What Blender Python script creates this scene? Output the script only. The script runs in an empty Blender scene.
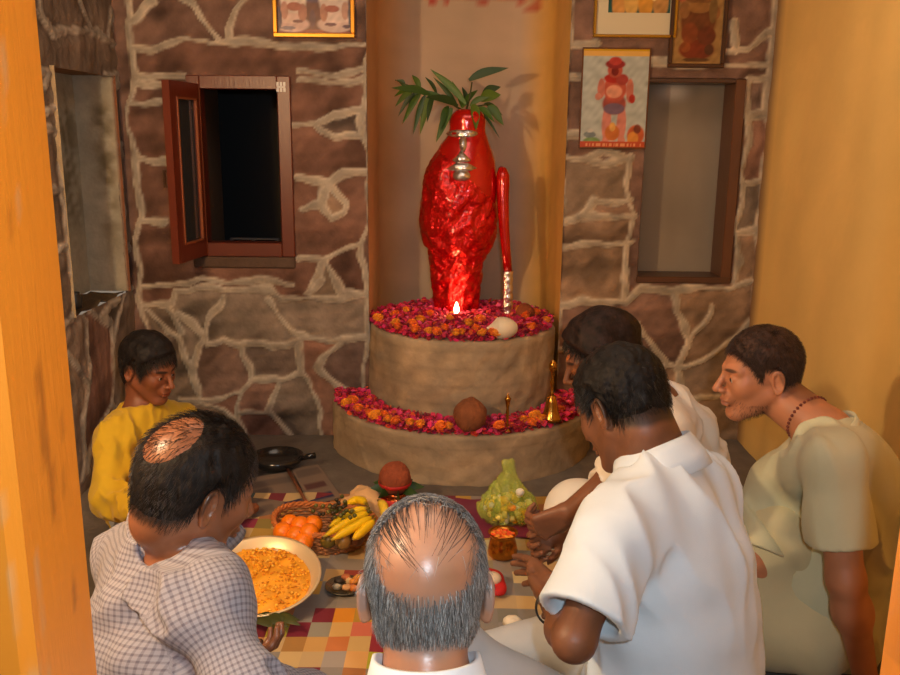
import bpy, math, random
import numpy as np
rng = np.random.default_rng(7); random.seed(7)
C = bpy.context.scene.collection
F32 = np.float32
# ---------------------------------------------------------------- camera frame
FOC = 875.0; H = 1.35
_d = np.array([-39.0, 3756.0, FOC]); _d /= np.linalg.norm(_d)
_y = np.array([0, 0, 1.0]) - _d * _d[2]; _y /= np.linalg.norm(_y)
_x = np.cross(_d, _y)
M = np.stack([_x, _y, -_d])          # camera (right, down, forward) -> world
def D(px, py, d):                     # a point seen at px,py at distance d along the view axis
    p = M @ np.array([(px-450)/FOC*d, (py-337.5)/FOC*d, d]); p[2] += H; return p
def W(px, py, y=None, z=None, x=None):
    r = M @ np.array([px-450, py-337.5, FOC])
    t = y/r[1] if y is not None else ((z-H)/r[2] if z is not None else x/r[0])
    p = r*t; p[2] += H; return p
def V3(*a): return np.array(a, float)
def nrm(v): v = np.asarray(v, float); return v/np.linalg.norm(v)
# ---------------------------------------------------------------- materials
MATS = {}
def mat(name, col, rough=.6, metal=0, bump=0, bscale=40, vcol=False, var=0, vscale=8, spec=.5, sss=0, emit=None, estr=0, alpha=1, trans=0, sheen=0, coat=0, aniso=None, bdist=.01):
    m = bpy.data.materials.new(name); m.use_nodes = True
    nt = m.node_tree; n = nt.nodes; l = nt.links; b = n['Principled BSDF']
    b.inputs['Roughness'].default_value = rough; b.inputs['Metallic'].default_value = metal
    b.inputs['Specular IOR Level'].default_value = spec
    b.inputs['Alpha'].default_value = alpha; b.inputs['Transmission Weight'].default_value = trans
    if sheen: b.inputs['Sheen Weight'].default_value = sheen
    if coat: b.inputs['Coat Weight'].default_value = coat; b.inputs['Coat Roughness'].default_value = .15
    if sss: b.inputs['Subsurface Weight'].default_value = sss; b.inputs['Subsurface Radius'].default_value = (.01,.004,.002); b.inputs['Subsurface Scale'].default_value = 1
    if emit: b.inputs['Emission Color'].default_value = (*emit,1); b.inputs['Emission Strength'].default_value = estr
    src = None
    if vcol:
        a = n.new('ShaderNodeVertexColor'); a.layer_name = 'Col'; src = a.outputs['Color']
    else:
        a = n.new('ShaderNodeRGB'); a.outputs[0].default_value = (*col,1); src = a.outputs[0]
    tc = n.new('ShaderNodeTexCoord')
    if var:
        ns = n.new('ShaderNodeTexNoise'); ns.inputs['Scale'].default_value = vscale; ns.inputs['Detail'].default_value = 8; ns.inputs['Roughness'].default_value = .65
        l.new(tc.outputs['Object'], ns.inputs['Vector'])
        mr = n.new('ShaderNodeMapRange'); mr.inputs['From Min'].default_value = .3; mr.inputs['From Max'].default_value = .7
        mr.inputs['To Min'].default_value = 1-var; mr.inputs['To Max'].default_value = 1+var
        l.new(ns.outputs['Fac'], mr.inputs['Value'])
        mx = n.new('ShaderNodeVectorMath'); mx.operation = 'SCALE'
        l.new(src, mx.inputs[0]); l.new(mr.outputs['Result'], mx.inputs['Scale']); src = mx.outputs[0]
    l.new(src, b.inputs['Base Color'])
    if bump:
        nb = n.new('ShaderNodeTexNoise'); nb.inputs['Scale'].default_value = bscale; nb.inputs['Detail'].default_value = 6
        if aniso:
            mp = n.new('ShaderNodeMapping'); mp.inputs['Scale'].default_value = aniso
            l.new(tc.outputs['Object'], mp.inputs['Vector']); l.new(mp.outputs[0], nb.inputs['Vector'])
        else: l.new(tc.outputs['Object'], nb.inputs['Vector'])
        bp = n.new('ShaderNodeBump'); bp.inputs['Strength'].default_value = bump; bp.inputs['Distance'].default_value = bdist
        l.new(nb.outputs['Fac'], bp.inputs['Height']); l.new(bp.outputs[0], b.inputs['Normal'])
    MATS[name] = m; return m
# ---------------------------------------------------------------- objects
def props(o, label=None, cat=None, group=None, kind=None):
    if label: o['label'] = label
    if cat: o['category'] = cat
    if group: o['group'] = group
    if kind: o['kind'] = kind
    return o
def mesh(name, V, Fs, m, parent=None, origin=None, smooth=True, col=None, uv=None, **kw):
    V = np.asarray(V, float)
    if origin is None: origin = np.array(parent.location) if parent is not None and parent.type == 'EMPTY' else (np.array(parent['_o']) if parent is not None else V3(0,0,0))
    me = bpy.data.meshes.new(name)
    if isinstance(Fs, np.ndarray):
        k = Fs.shape[1]; nf = len(Fs)
        me.vertices.add(len(V)); me.vertices.foreach_set('co', (V-origin).astype(F32).ravel())
        me.loops.add(nf*k); me.loops.foreach_set('vertex_index', Fs.astype(np.int32).ravel())
        me.polygons.add(nf); me.polygons.foreach_set('loop_start', np.arange(0, nf*k, k, dtype=np.int32))
        me.update(calc_edges=True); me.validate()
    else:
        me.from_pydata([tuple(v) for v in (V-origin)], [], [tuple(map(int,f)) for f in Fs])
    me.polygons.foreach_set('use_smooth', np.full(len(me.polygons), smooth))
    if col is not None:
        ca = me.color_attributes.new('Col', 'FLOAT_COLOR', 'POINT')
        cc = np.ones((len(V),4), F32); cc[:,:3] = col; ca.data.foreach_set('color', cc.ravel())
    if uv is not None:
        ua = me.attributes.new('fab', 'FLOAT_VECTOR', 'POINT'); uu = np.zeros((len(V),3), F32); uu[:,:uv.shape[1]] = uv; ua.data.foreach_set('vector', uu.ravel())
    me.materials.append(m)
    o = bpy.data.objects.new(name, me); C.objects.link(o)
    if parent is not None:
        o.parent = parent
        if parent.type == 'EMPTY': o['_o'] = list(map(float, origin))
        else: o['_o'] = list(map(float, origin))
    else:
        o.location = origin; o['_o'] = list(map(float, origin))
    props(o, **kw); me.update()
    return o
def empty(name, loc, **kw):
    o = bpy.data.objects.new(name, None); o.location = tuple(map(float, loc)); o.empty_display_size = .05
    C.objects.link(o); props(o, **kw); return o
class MB:                                # mesh builder: vertices, faces and colours collected into one mesh
    def __init__(s): s.v = []; s.f = []; s.c = []; s.n = 0
    def add(s, V, Fs, c=(1,1,1)):
        V = np.asarray(V, float).reshape(-1,3); s.v.append(V)
        s.f += [tuple(int(i)+s.n for i in f) for f in Fs]; s.n += len(V)
        c = np.asarray(c, float); s.c.append(np.broadcast_to(c, (len(V),3)).copy()); return s
    def box(s, lo, hi, c=(1,1,1), bev=0):
        lo = np.array(lo, float); hi = np.array(hi, float)
        if bev <= 0:
            V = [[(lo,hi)[i][0],(lo,hi)[j][1],(lo,hi)[k][2]] for i in (0,1) for j in (0,1) for k in (0,1)]
            return s.add(V, [(0,1,3,2),(4,6,7,5),(0,4,5,1),(2,3,7,6),(0,2,6,4),(1,5,7,3)], c)
        V = []; idx = {}
        for i in (0,1):
            for j in (0,1):
                for k in (0,1):
                    cn = [(lo,hi)[i][0],(lo,hi)[j][1],(lo,hi)[k][2]]; sg = [1-2*i,1-2*j,1-2*k]
                    for a in range(3):
                        p = list(cn)
                        for b in range(3):
                            if b != a: p[b] += sg[b]*bev
                        idx[(i,j,k,a)] = len(V); V.append(p)
        Fs = []
        for a in range(3):
            b, c2 = (a+1)%3, (a+2)%3
            for e in (0,1):
                q = []
                for (u,w) in ((0,0),(1,0),(1,1),(0,1)):
                    t = [0,0,0]; t[a] = e; t[b] = u; t[c2] = w; q.append(idx[(t[0],t[1],t[2],a)])
                Fs.append(q if e else q[::-1])
        for a in range(3):
            b, c2 = (a+1)%3, (a+2)%3
            for (u,w) in ((0,0),(1,0),(1,1),(0,1)):
                t0=[0,0,0]; t1=[0,0,0]; t0[b]=t1[b]=u; t0[c2]=t1[c2]=w; t1[a]=1
                Fs.append([idx[(*t0,b)],idx[(*t1,b)],idx[(*t1,c2)],idx[(*t0,c2)]])
        for i in (0,1):
            for j in (0,1):
                for k in (0,1): Fs.append([idx[(i,j,k,0)],idx[(i,j,k,1)],idx[(i,j,k,2)]])
        return s.add(V, Fs, c)
    def lathe(s, prof, ctr=(0,0,0), n=32, c=(1,1,1), wob=0, axis=None, flat=1):
        V = []; Fs = []; k = len(prof); ph = rng.random()*6
        for i in range(n):
            a = 2*math.pi*i/n; w = 1+wob*math.sin(3*a+ph)
            for r, z in prof: V.append([r*w*math.cos(a), r*w*math.sin(a)*flat, z])
        V = np.array(V)
        if axis is not None:
            z = nrm(axis); x = nrm(np.cross([0,1,.01], z)); y = np.cross(z, x); V = V @ np.stack([x,y,z])
        for i in range(n):
            for j in range(k-1):
                a = i*k+j; b = ((i+1)%n)*k+j; Fs.append((a,b,b+1,a+1))
        return s.add(V+np.array(ctr), Fs, c)
    def tube(s, P, r, n=8, c=(1,1,1), cap=True):
        P = np.asarray(P, float); k = len(P); r = np.broadcast_to(r, (k,)); V = []; Fs = []
        T = np.gradient(P, axis=0); up = V3(0,0,1) if abs(nrm(T[0])[2]) < .9 else V3(1,0,0)
        for i in range(k):
            t = nrm(T[i]); a = np.cross(t, up)
            a = nrm(a); b = np.cross(a, t); up = b
            for j in range(n):
                q = 2*math.pi*j/n; V.append(P[i]+r[i]*(math.cos(q)*a+math.sin(q)*b))
        for i in range(k-1):
            for j in range(n):
                Fs.append((i*n+j, i*n+(j+1)%n, (i+1)*n+(j+1)%n, (i+1)*n+j))
        if cap: Fs.append(tuple(range(n))[::-1]); Fs.append(tuple((k-1)*n+j for j in range(n)))
        return s.add(V, Fs, c)
    def ball(s, ctr, r, c=(1,1,1), n=12, rf=None):
        V = []; Fs = []; m = n//2+1; r = np.broadcast_to(r, (3,))
        for i in range(m+1):
            th = math.pi*i/m
            for j in range(n):
                ph = 2*math.pi*j/n; V.append([math.sin(th)*math.cos(ph), math.sin(th)*math.sin(ph), math.cos(th)])
        V = np.array(V)
        if rf is not None: V = V*rf(V)[:,None]
        for i in range(m):
            for j in range(n): Fs.append((i*n+j, (i+1)*n+j, (i+1)*n+(j+1)%n, i*n+(j+1)%n))
        return s.add(V*r+np.array(ctr), Fs, c)
    def build(s, name, m, parent=None, origin=None, smooth=True, **kw):
        return mesh(name, np.vstack(s.v), s.f, m, parent, origin, smooth, col=np.vstack(s.c), **kw)
def wavef(seed, freqs=(8,13,21), amp=(1,.6,.35), stretch=(1,1,1), nw=5):
    g = np.random.default_rng(seed); K = []; 
    for fz, a in zip(freqs, amp):
        for _ in range(nw):
            K.append((nrm(g.normal(size=3))*fz*g.uniform(.7,1.3)*np.array(stretch), g.uniform(0,6.28), a/nw**.5))
    def fn(P):
        P = np.asarray(P); o = np.zeros(P.shape[:-1], F32)
        for k, ph, a in K: o += a*np.sin(P@k.astype(P.dtype)*6.283+ph)
        return o
    return fn
# ---------------------------------------------------------------- distance fields -> surfaces
def smin(a, b, k):
    h = np.clip(.5+.5*(b-a)/k, 0, 1); return b+(a-b)*h-k*h*(1-h)
def smax(a, b, k): return -smin(-a, -b, k)
class Pr:
    def __init__(s, fn, lo, hi, k=.02, op='u'): s.fn=fn; s.lo=np.array(lo,float); s.hi=np.array(hi,float); s.k=k; s.op=op
def seg(a, b, ra, rb=None, k=.02, op='u', flat=None):
    a = np.asarray(a,float); b = np.asarray(b,float); rb = ra if rb is None else rb; ba = b-a; L = max(float(ba@ba),1e-9)
    def fn(P):
        q = P-a; h = np.clip(q@ba/L, 0, 1); return np.linalg.norm(q-h[...,None]*ba, axis=-1)-(ra+(rb-ra)*h)
    r = max(ra,rb); return Pr(fn, np.minimum(a,b)-r, np.maximum(a,b)+r, k, op)
def ell(c, r, R=None, k=.02, op='u'):
    c = np.asarray(c,float); r = np.asarray(r,float); R = np.eye(3) if R is None else R
    def fn(P):
        q = (P-c)@R; k0 = np.linalg.norm(q/r, axis=-1); k1 = np.linalg.norm(q/(r*r), axis=-1); return k0*(k0-1)/np.maximum(k1,1e-6)
    e = np.sqrt((R**2)@(r**2)); return Pr(fn, c-e, c+e, k, op)
def pl(c, nv, lo, hi, k=.004):          # cut away the side nv points to, inside the box
    c = np.asarray(c,float); nv = nrm(nv)
    return Pr(lambda P: -((P-c)@nv), lo, hi, k, 's')
def evalp(prims, P):
    Fv = None
    for p in prims:
        d = p.fn(P)
        if Fv is None: Fv = d
        elif p.op == 'u': Fv = smin(Fv, d, p.k)
        else: Fv = smax(Fv, -d, p.k)
    return Fv
def field(prims, lo, hi, h, post=None):
    lo = np.array(lo,float); n = np.ceil((np.array(hi)-lo)/h).astype(int)+1
    ax = [lo[i]+h*np.arange(n[i]) for i in range(3)]
    A = np.full(n, .12, F32)
    def apply(p):
        m = p.k+4*h
        i0 = np.maximum(np.floor((p.lo-m-lo)/h).astype(int),0); i1 = np.minimum(np.ceil((p.hi+m-lo)/h).astype(int)+1, n)
        if (i1<=i0).any(): return
        g = np.stack(np.meshgrid(*[ax[i][i0[i]:i1[i]] for i in range(3)], indexing='ij'), -1).astype(F32)
        d = p.fn(g); s = tuple(slice(i0[i],i1[i]) for i in range(3))
        A[s] = smin(A[s], d, p.k) if p.op == 'u' else smax(A[s], -d, p.k)
    for p in prims:
        if not getattr(p, 'late', False): apply(p)
    if post is not None:
        idx = np.nonzero(np.abs(A) < .035)
        P = np.stack([ax[i][idx[i]] for i in range(3)], -1).astype(F32)
        A[idx] = post(P, A[idx])
    for p in prims:
        if getattr(p, 'late', False): apply(p)
    return A, lo
def nets(A, lo, h):
    S = A < 0; n = np.array(A.shape)
    cnt = np.zeros(n-1, np.int8)
    for i in (0,1):
        for j in (0,1):
            for k in (0,1): cnt += S[i:n[0]-1+i, j:n[1]-1+j, k:n[2]-1+k]
    act = np.nonzero((cnt>0)&(cnt<8)); ids = np.full(n-1, -1, np.int64); N = len(act[0]); ids[act] = np.arange(N)
    acc = np.zeros((N,3)); w = np.zeros(N); base = np.stack(act,-1)
    for a in range(3):
        b, c = (a+1)%3, (a+2)%3
        for u in (0,1):
            for v in (0,1):
                o = np.zeros(3,int); o[b]=u; o[c]=v; e = o.copy(); e[a]=1
                f0 = A[tuple((base+o).T)]; f1 = A[tuple((base+e).T)]; cr = (f0<0)!=(f1<0)
                t = np.where(cr, f0/np.where(cr, f0-f1, 1), 0)
                pt = np.repeat(o[None].astype(float), N, 0); pt[:,a] = t
                acc += pt*cr[:,None]; w += cr
    V = (base+acc/np.maximum(w,1)[:,None])*h+lo
    Q = []
    for a in range(3):
        b, c = (a+1)%3, (a+2)%3
        s0 = [slice(None)]*3; s1 = [slice(None)]*3; s0[a]=slice(0,-1); s1[a]=slice(1,None)
        cr = S[tuple(s0)] != S[tuple(s1)]; e = np.stack(np.nonzero(cr),-1)
        e = e[(e[:,b]>0)&(e[:,c]>0)&(e[:,b]<n[b]-1)&(e[:,c]<n[c]-1)]
        if not len(e): continue
        fl = S[tuple(e.T)]
        q = []
        for (u,v) in ((0,0),(-1,0),(-1,-1),(0,-1)):
            g = e.copy(); g[:,b]+=u; g[:,c]+=v; q.append(ids[tuple(g.T)])
        q = np.stack(q,-1); q[~fl] = q[~fl][:,::-1]; Q.append(q)
    Q = np.vstack(Q); Q = Q[(Q>=0).all(1)]
    return V, Q
def bounds(prims):
    u = [p for p in prims if p.op=='u']
    return np.min([p.lo for p in u],0)-.03, np.max([p.hi for p in u],0)+.03
def surf(prims, h, post=None, regions=None):
    """one surface; regions = [(lo, hi, h)] are taken at a finer step and the coarse grid is left out there"""
    lo, hi = bounds(prims); A, l = field(prims, lo, hi, h, post); V, Q = nets(A, l, h)
    if regions:
        for (rl, rh, hh) in regions:
            c = V[Q].mean(1); ins = ((c>rl+hh*1.5)&(c<rh-hh*1.5)).all(1); Q = Q[~ins]
            A2, l2 = field(prims, rl, rh, hh, post); V2, Q2 = nets(A2, l2, hh); Q = np.vstack([Q, Q2+len(V)]); V = np.vstack([V,V2])
        used = np.zeros(len(V),bool); used[Q.ravel()] = True; mp = np.cumsum(used)-1; V = V[used]; Q = mp[Q]
    return V, Q
def keep_big(V, Q, frac=.02):            # drop loose crumbs of surface
    lab = np.arange(len(V))
    for _ in range(60):
        m = lab[Q].min(1); new = lab.copy()
        for i in range(4): np.minimum.at(new, Q[:,i], m)
        new = new[new]
        if (new==lab).all(): break
        lab = new
    u, inv, c = np.unique(lab, return_inverse=True, return_counts=True)
    ok = (c > frac*len(V))[inv]; Q = Q[ok[Q].all(1)]
    mp = np.cumsum(ok)-1; return V[ok], mp[Q]
# ---------------------------------------------------------------- people
def rot(yaw, pitch=0, roll=0):          # columns: right, forward, up
    y = math.radians(yaw); p = math.radians(pitch); r = math.radians(roll)
    f = V3(math.cos(y)*math.cos(p), math.sin(y)*math.cos(p), -math.sin(p))
    x = V3(math.sin(y), -math.cos(y), 0); u = np.cross(x, f)
    x2 = x*math.cos(r)+u*math.sin(r); u2 = u*math.cos(r)-x*math.sin(r)
    return np.stack([x2, f, u2], 1)
def _e(P, c, r): q=(P-np.array(c,P.dtype))/np.array(r,P.dtype); k0=np.linalg.norm(q,axis=-1); k1=np.linalg.norm(q/np.array(r,P.dtype),axis=-1); return k0*(k0-1)/np.maximum(k1,1e-6)
def _s(P, a, b, ra, rb):
    a=np.array(a,P.dtype); ba=np.array(b,P.dtype)-a; q=P-a; h=np.clip(q@ba/(ba@ba),0,1); return np.linalg.norm(q-h[...,None]*ba,axis=-1)-(ra+(rb-ra)*h)
EA = math.radians(20)
def head_sdf(P, full=True, fat=0, nose=1.0, ears=1.0):
    A = P.copy(); A[...,0] = np.abs(A[...,0])
    d = _e(P, (0,-.014,.034), (.077+fat*.5,.098,.089))
    d = smin(d, _e(P, (0,.028,-.030), (.058+fat,.064,.084)), .03)
    d = smin(d, _e(P, (0,-.038,-.032), (.056+fat*.5,.052,.058)), .03)
    d = smin(d, _s(A, (.050+fat*.6,-.002,-.048), (.019,.070,-.100), .019+fat*.5, .017), .025)
    d = smin(d, _e(A, (0,.078,-.101), (.020,.018,.017)), .018)
    d = smin(d, _e(A, (.040,.062,-.018), (.020,.022,.022)), .025)
    if full:
        d = smin(d, _s(A, (.010,.086,.026), (.044,.070,.024), .010, .009), .014)
        d = smax(d, -_e(A, (.031,.101,.005), (.017,.014,.011)), .012)
        d = smin(d, _e(A, (.031,.0765,.004), (.0155,.0155,.012)), .004)
        d = smax(d, -_e(A, (.031,.0935,.003), (.0125,.0065,.0046)), .0015)
        t = _s(P, (0,.090,.018), (0,.118*1.0+.004*(nose-1)*20,-.026), .0065, .0105)
        d = smin(d, t, .012)
        d = smin(d, _e(A, (.0115,.106,-.031), (.0075,.010,.0070)), .005)
        d = smin(d, _e(P, (0,.088,-.052), (.026,.016,.022)), .012)
        d = smin(d, _e(P, (0,.0985,-.0575), (.023,.0105,.0060)), .0035)
        d = smin(d, _e(P, (0,.0965,-.0690), (.020,.0110,.0070)), .0035)
        d = smax(d, -_e(P, (0,.110,-.0632), (.021,.008,.0013)), .002)
    # ears
    q = A-np.array((.0735,-.006,-.004),P.dtype)
    n = q[...,0]*math.cos(EA)+q[...,1]*math.sin(EA); u = -q[...,0]*math.sin(EA)*-1+0*n; u = q[...,1]*math.cos(EA)-q[...,0]*math.sin(EA)
    w = q[...,2]; ta=.18; u2=u*math.cos(ta)+w*math.sin(ta); w2=w*math.cos(ta)-u*math.sin(ta)
    u2 = u2+.012-.004*np.clip(w2/.03,-1,1)
    sc = ears*.93
    ue = u2/(.0150*sc*(1+.18*np.clip(w2/.03,-1,1))); we = w2/(.0285*sc); rr = np.sqrt(ue*ue+we*we)
    ring = np.sqrt(((rr-1)*.019*sc)**2+(n-.006)**2)-.0042
    disc = np.maximum((rr-1)*.018*sc, np.abs(n-.001)-.0035)
    lobe = np.sqrt((u2-.002)**2+(n-.004)**2+(w2+.027*sc)**2)-.0075
    ear = smin(smin(ring, disc, .004), lobe, .006)
    anti = np.sqrt(((np.sqrt((ue/.55)**2+(we/.6)**2)-1)*.010)**2+(n-.004)**2)-.003
    ear = smin(ear, np.where(u2<0, anti, 1.), .004)
    trag = np.sqrt((u2-.014)**2+(n-.004)**2+(w2-.0)**2)-.005
    ear = smin(ear, trag, .004)
    return smin(d, ear, .005)
def hairline(y, kind='std'):
    xs = [-.12,-.09,-.06,-.03,-.015,.010,.020,.035,.050,.065,.080,.10]
    zs = [-.060,-.065,-.055,-.030,.022,.030,-.005,.020,.040,.058,.070,.088]
    if kind=='nape': zs = [z-.015 if x<-.05 else (z-.01 if x<-.02 else z) for x,z in zip(xs,zs)]
    return np.interp(y, xs, zs)
def head_prim(S):
    R=S['R']; c=S['hc']; s=S['hs']; fat=S.get('fat',0)
    def fn(P): return head_sdf(((P-c.astype(P.dtype))@R.astype(P.dtype))/F32(s), True, fat)*F32(s)
    return Pr(fn, c-.15*s, c+.15*s, .012)
def hand_prims(wr, fd, pn, side, curl=(20,25,20), thumb=(40,20), s=1.0, spread=6, bend=None):
    """wr wrist, fd finger direction, pn palm normal (palm faces it), side: +1/-1 thumb side = side * (fd x pn)"""
    fd = nrm(fd); pn = nrm(pn-fd*np.dot(pn,fd)); lat = nrm(np.cross(fd,pn))*side
    out = []; Ls = [(.040,.024,.019),(.044,.028,.020),(.041,.026,.020),(.032,.019,.018)]
    off = [.028,.009,-.010,-.028]; kl = [.088,.091,.087,.080]
    for i in range(4):
        kn = wr+fd*kl[i]*s+lat*off[i]*s*1.02
        out.append(seg(wr+lat*off[i]*.55*s+fd*.012*s, kn, .0150*s, .0112*s, k=.012))
        a = math.radians(curl[0]+(i*3)); sp = math.radians(spread*(1.5-i)/1.5)
        d0 = fd*math.cos(sp)+lat*math.sin(sp); p = kn
        ang = 0
        for j,L in enumerate(Ls[i]):
            ang += math.radians(curl[j]); dd = d0*math.cos(ang)+pn*math.sin(ang)
            q = p+dd*L*s; out.append(seg(p, q, (.0098-.0011*j)*s*(1 if i<3 else .88), (.0091-.0011*j)*s*(1 if i<3 else .88), k=.004 if j else .006)); p = q
    out.append(seg(wr+lat*.012*s, wr+fd*.045*s+lat*.026*s+pn*.010*s, .018*s, .016*s, k=.012))
    ta = math.radians(thumb[0]); td = nrm(fd*math.cos(ta)+lat*math.sin(ta)+pn*.35)
    b0 = wr+fd*.022*s+lat*.022*s+pn*.004*s; b1 = b0+td*.040*s
    out.append(seg(b0, b1, .0165*s, .0125*s, k=.010))
    tb = math.radians(thumb[1]); t2 = nrm(fd*math.cos(ta-tb)+lat*math.sin(ta-tb)+pn*.35); b2 = b1+t2*.030*s
    out.append(seg(b1, b2, .0112*s, .0105*s, k=.005)); b3 = b2+nrm(t2*.9+fd*.4)*.022*s
    out.append(seg(b2, b3, .0105*s, .0085*s, k=.004))
    return out
def spine_pts(S, n=7):
    a, m, b = S['pel'], S['mid'], S['neck']; t = np.linspace(0,1,n)[:,None]
    return (1-t)**2*a+2*t*(1-t)*m+t*t*b
def torso_prims(S, off=0, k=.06, top=1.0):
    P = spine_pts(S); W_ = S.get('w',[.165,.160,.155,.160,.165,.120,.07]); Dp = S.get('dp',[.125,.125,.118,.115,.108,.080,.055])
    lat0 = S['blat']; out = []
    for i in range(7):
        t = P[min(i+1,6)]-P[max(i-1,0)]; z = nrm(t); l = nrm(lat0-z*np.dot(lat0,z)); f = np.cross(z, l)
        R = np.stack([l,f,z],1)
        if i==6: continue
        out.append(ell(P[i], (W_[i]+off, Dp[i]+off, .095+off*.5), R, k=k))
    g = S.get('sr',.056)
    out.append(seg(S['shL'], S['shR'], g+off*.9, k=.05))
    for q in ('shL','shR'): out.append(seg(S[q], S['neck'], g*.85+off*.6, .042+off*.4, k=.05))
    return out
def limb(a,b,ra,rb,k=.02): return seg(a,b,ra,rb,k)
def body_prims(S):
    hb = S['hc']+S['R']@(V3(0,-.036,-.060)*S['hs'])
    pr = torso_prims(S, -.012)
    nr = S.get('nr',.053)
    pr += [seg(S['neck'], hb, nr*1.08, nr, k=.025), head_prim(S)]
    a = S.get('arm',1.0)
    for q in 'LR':
        pr += [limb(S['sh'+q],S['el'+q],.050*a,.040*a,.03), limb(S['el'+q],S['wr'+q],.041*a,.026*a,.02)]
        m_ = S['el'+q]*.72+S['wr'+q]*.28; pr.append(ell(m_, (.043*a,.043*a,.043*a), k=.03))
        pr += [limb(S['hip'+q],S['kn'+q],.066*a,.046*a,.03), limb(S['kn'+q],S['an'+q],.045*a,.032*a,.03), limb(S['an'+q],S['to'+q],.034*a,.024*a,.03)]
        pr += S.get('hand'+q, [])
    return pr
def sit(S, yaw, spread=.30, fwd=.24, kz=.13):       # cross-legged legs
    R = rot(yaw); r, f = R[:,0], R[:,1]; p = S['pel']
    for q, s in (('L',-1),('R',1)):
        if 'hip'+q not in S: S['hip'+q] = p+r*.09*s
        if 'kn'+q not in S: S['kn'+q] = p*[1,1,0]+r*spread*s+f*fwd+[0,0,kz]
        if 'an'+q not in S: S['an'+q] = p*[1,1,0]-r*.10*s+f*(fwd+.08)+[0,0,.055]
        if 'to'+q not in S: S['to'+q] = S['an'+q]-r*.12*s+f*.03+[0,0,-.01]
def skin_col(S, V):
    L = ((V-S['hc'])@S['R'])/S['hs']; ax = np.abs(L[:,0]); y = L[:,1]; z = L[:,2]
    c = np.repeat(np.array(S['skin'])[None], len(V), 0).copy()
    nz = wavef(3, (14,30), (1,.5))(V); c *= (1+.07*nz)[:,None]
    def blend(mask, col, a): m = (np.clip(mask,0,1)*a)[:,None]; c[:] = c*(1-m)+np.array(col)*m
    inh = (np.abs(L)<.16).all(1)
    lip = 1-np.sqrt((L[:,0]/.024)**2+((z+.063)/.0125)**2+((y-.103)/.018)**2); blend(inh*(lip*3), S.get('lip', np.array(S['skin'])*[.95,.55,.5]), .8)
    brow = 1-np.sqrt(((ax-.030)/.024)**2+((z-.026-.2*(.03-ax)*0)/.0062)**2); blend(inh*(y>.04)*brow*3, S['haircol'], .9)
    beard = S.get('beard',0)
    if beard:
        b = (z<-.028-.0*ax)*(y>-.01)*np.clip((y+.01)/.03,0,1)*np.clip((-.028-z)/.02,0,1); blend(inh*b, np.array(S['haircol'])*1.2+np.array(S['skin'])*.25, beard)
    if 'baldcol' in S:
        blend(inh*np.clip((z-.04)/.03,0,1), S['baldcol'], .7)
    if 'stubble' in S:
        hz = hairline(y); f_ = np.clip((z-hz+.006)/.012,0,1)*S['hairmask'](L) if 'hairmask' in S else np.clip((z-hz+.006)/.012,0,1)
        blend(inh*f_, S['haircol'], S['stubble'])
    for (mc, mr, col) in S.get('marks', []):
        m = 1-np.linalg.norm((L-np.array(mc))/np.array(mr), axis=1); blend(inh*m*4, col, 1)
    return c
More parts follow.
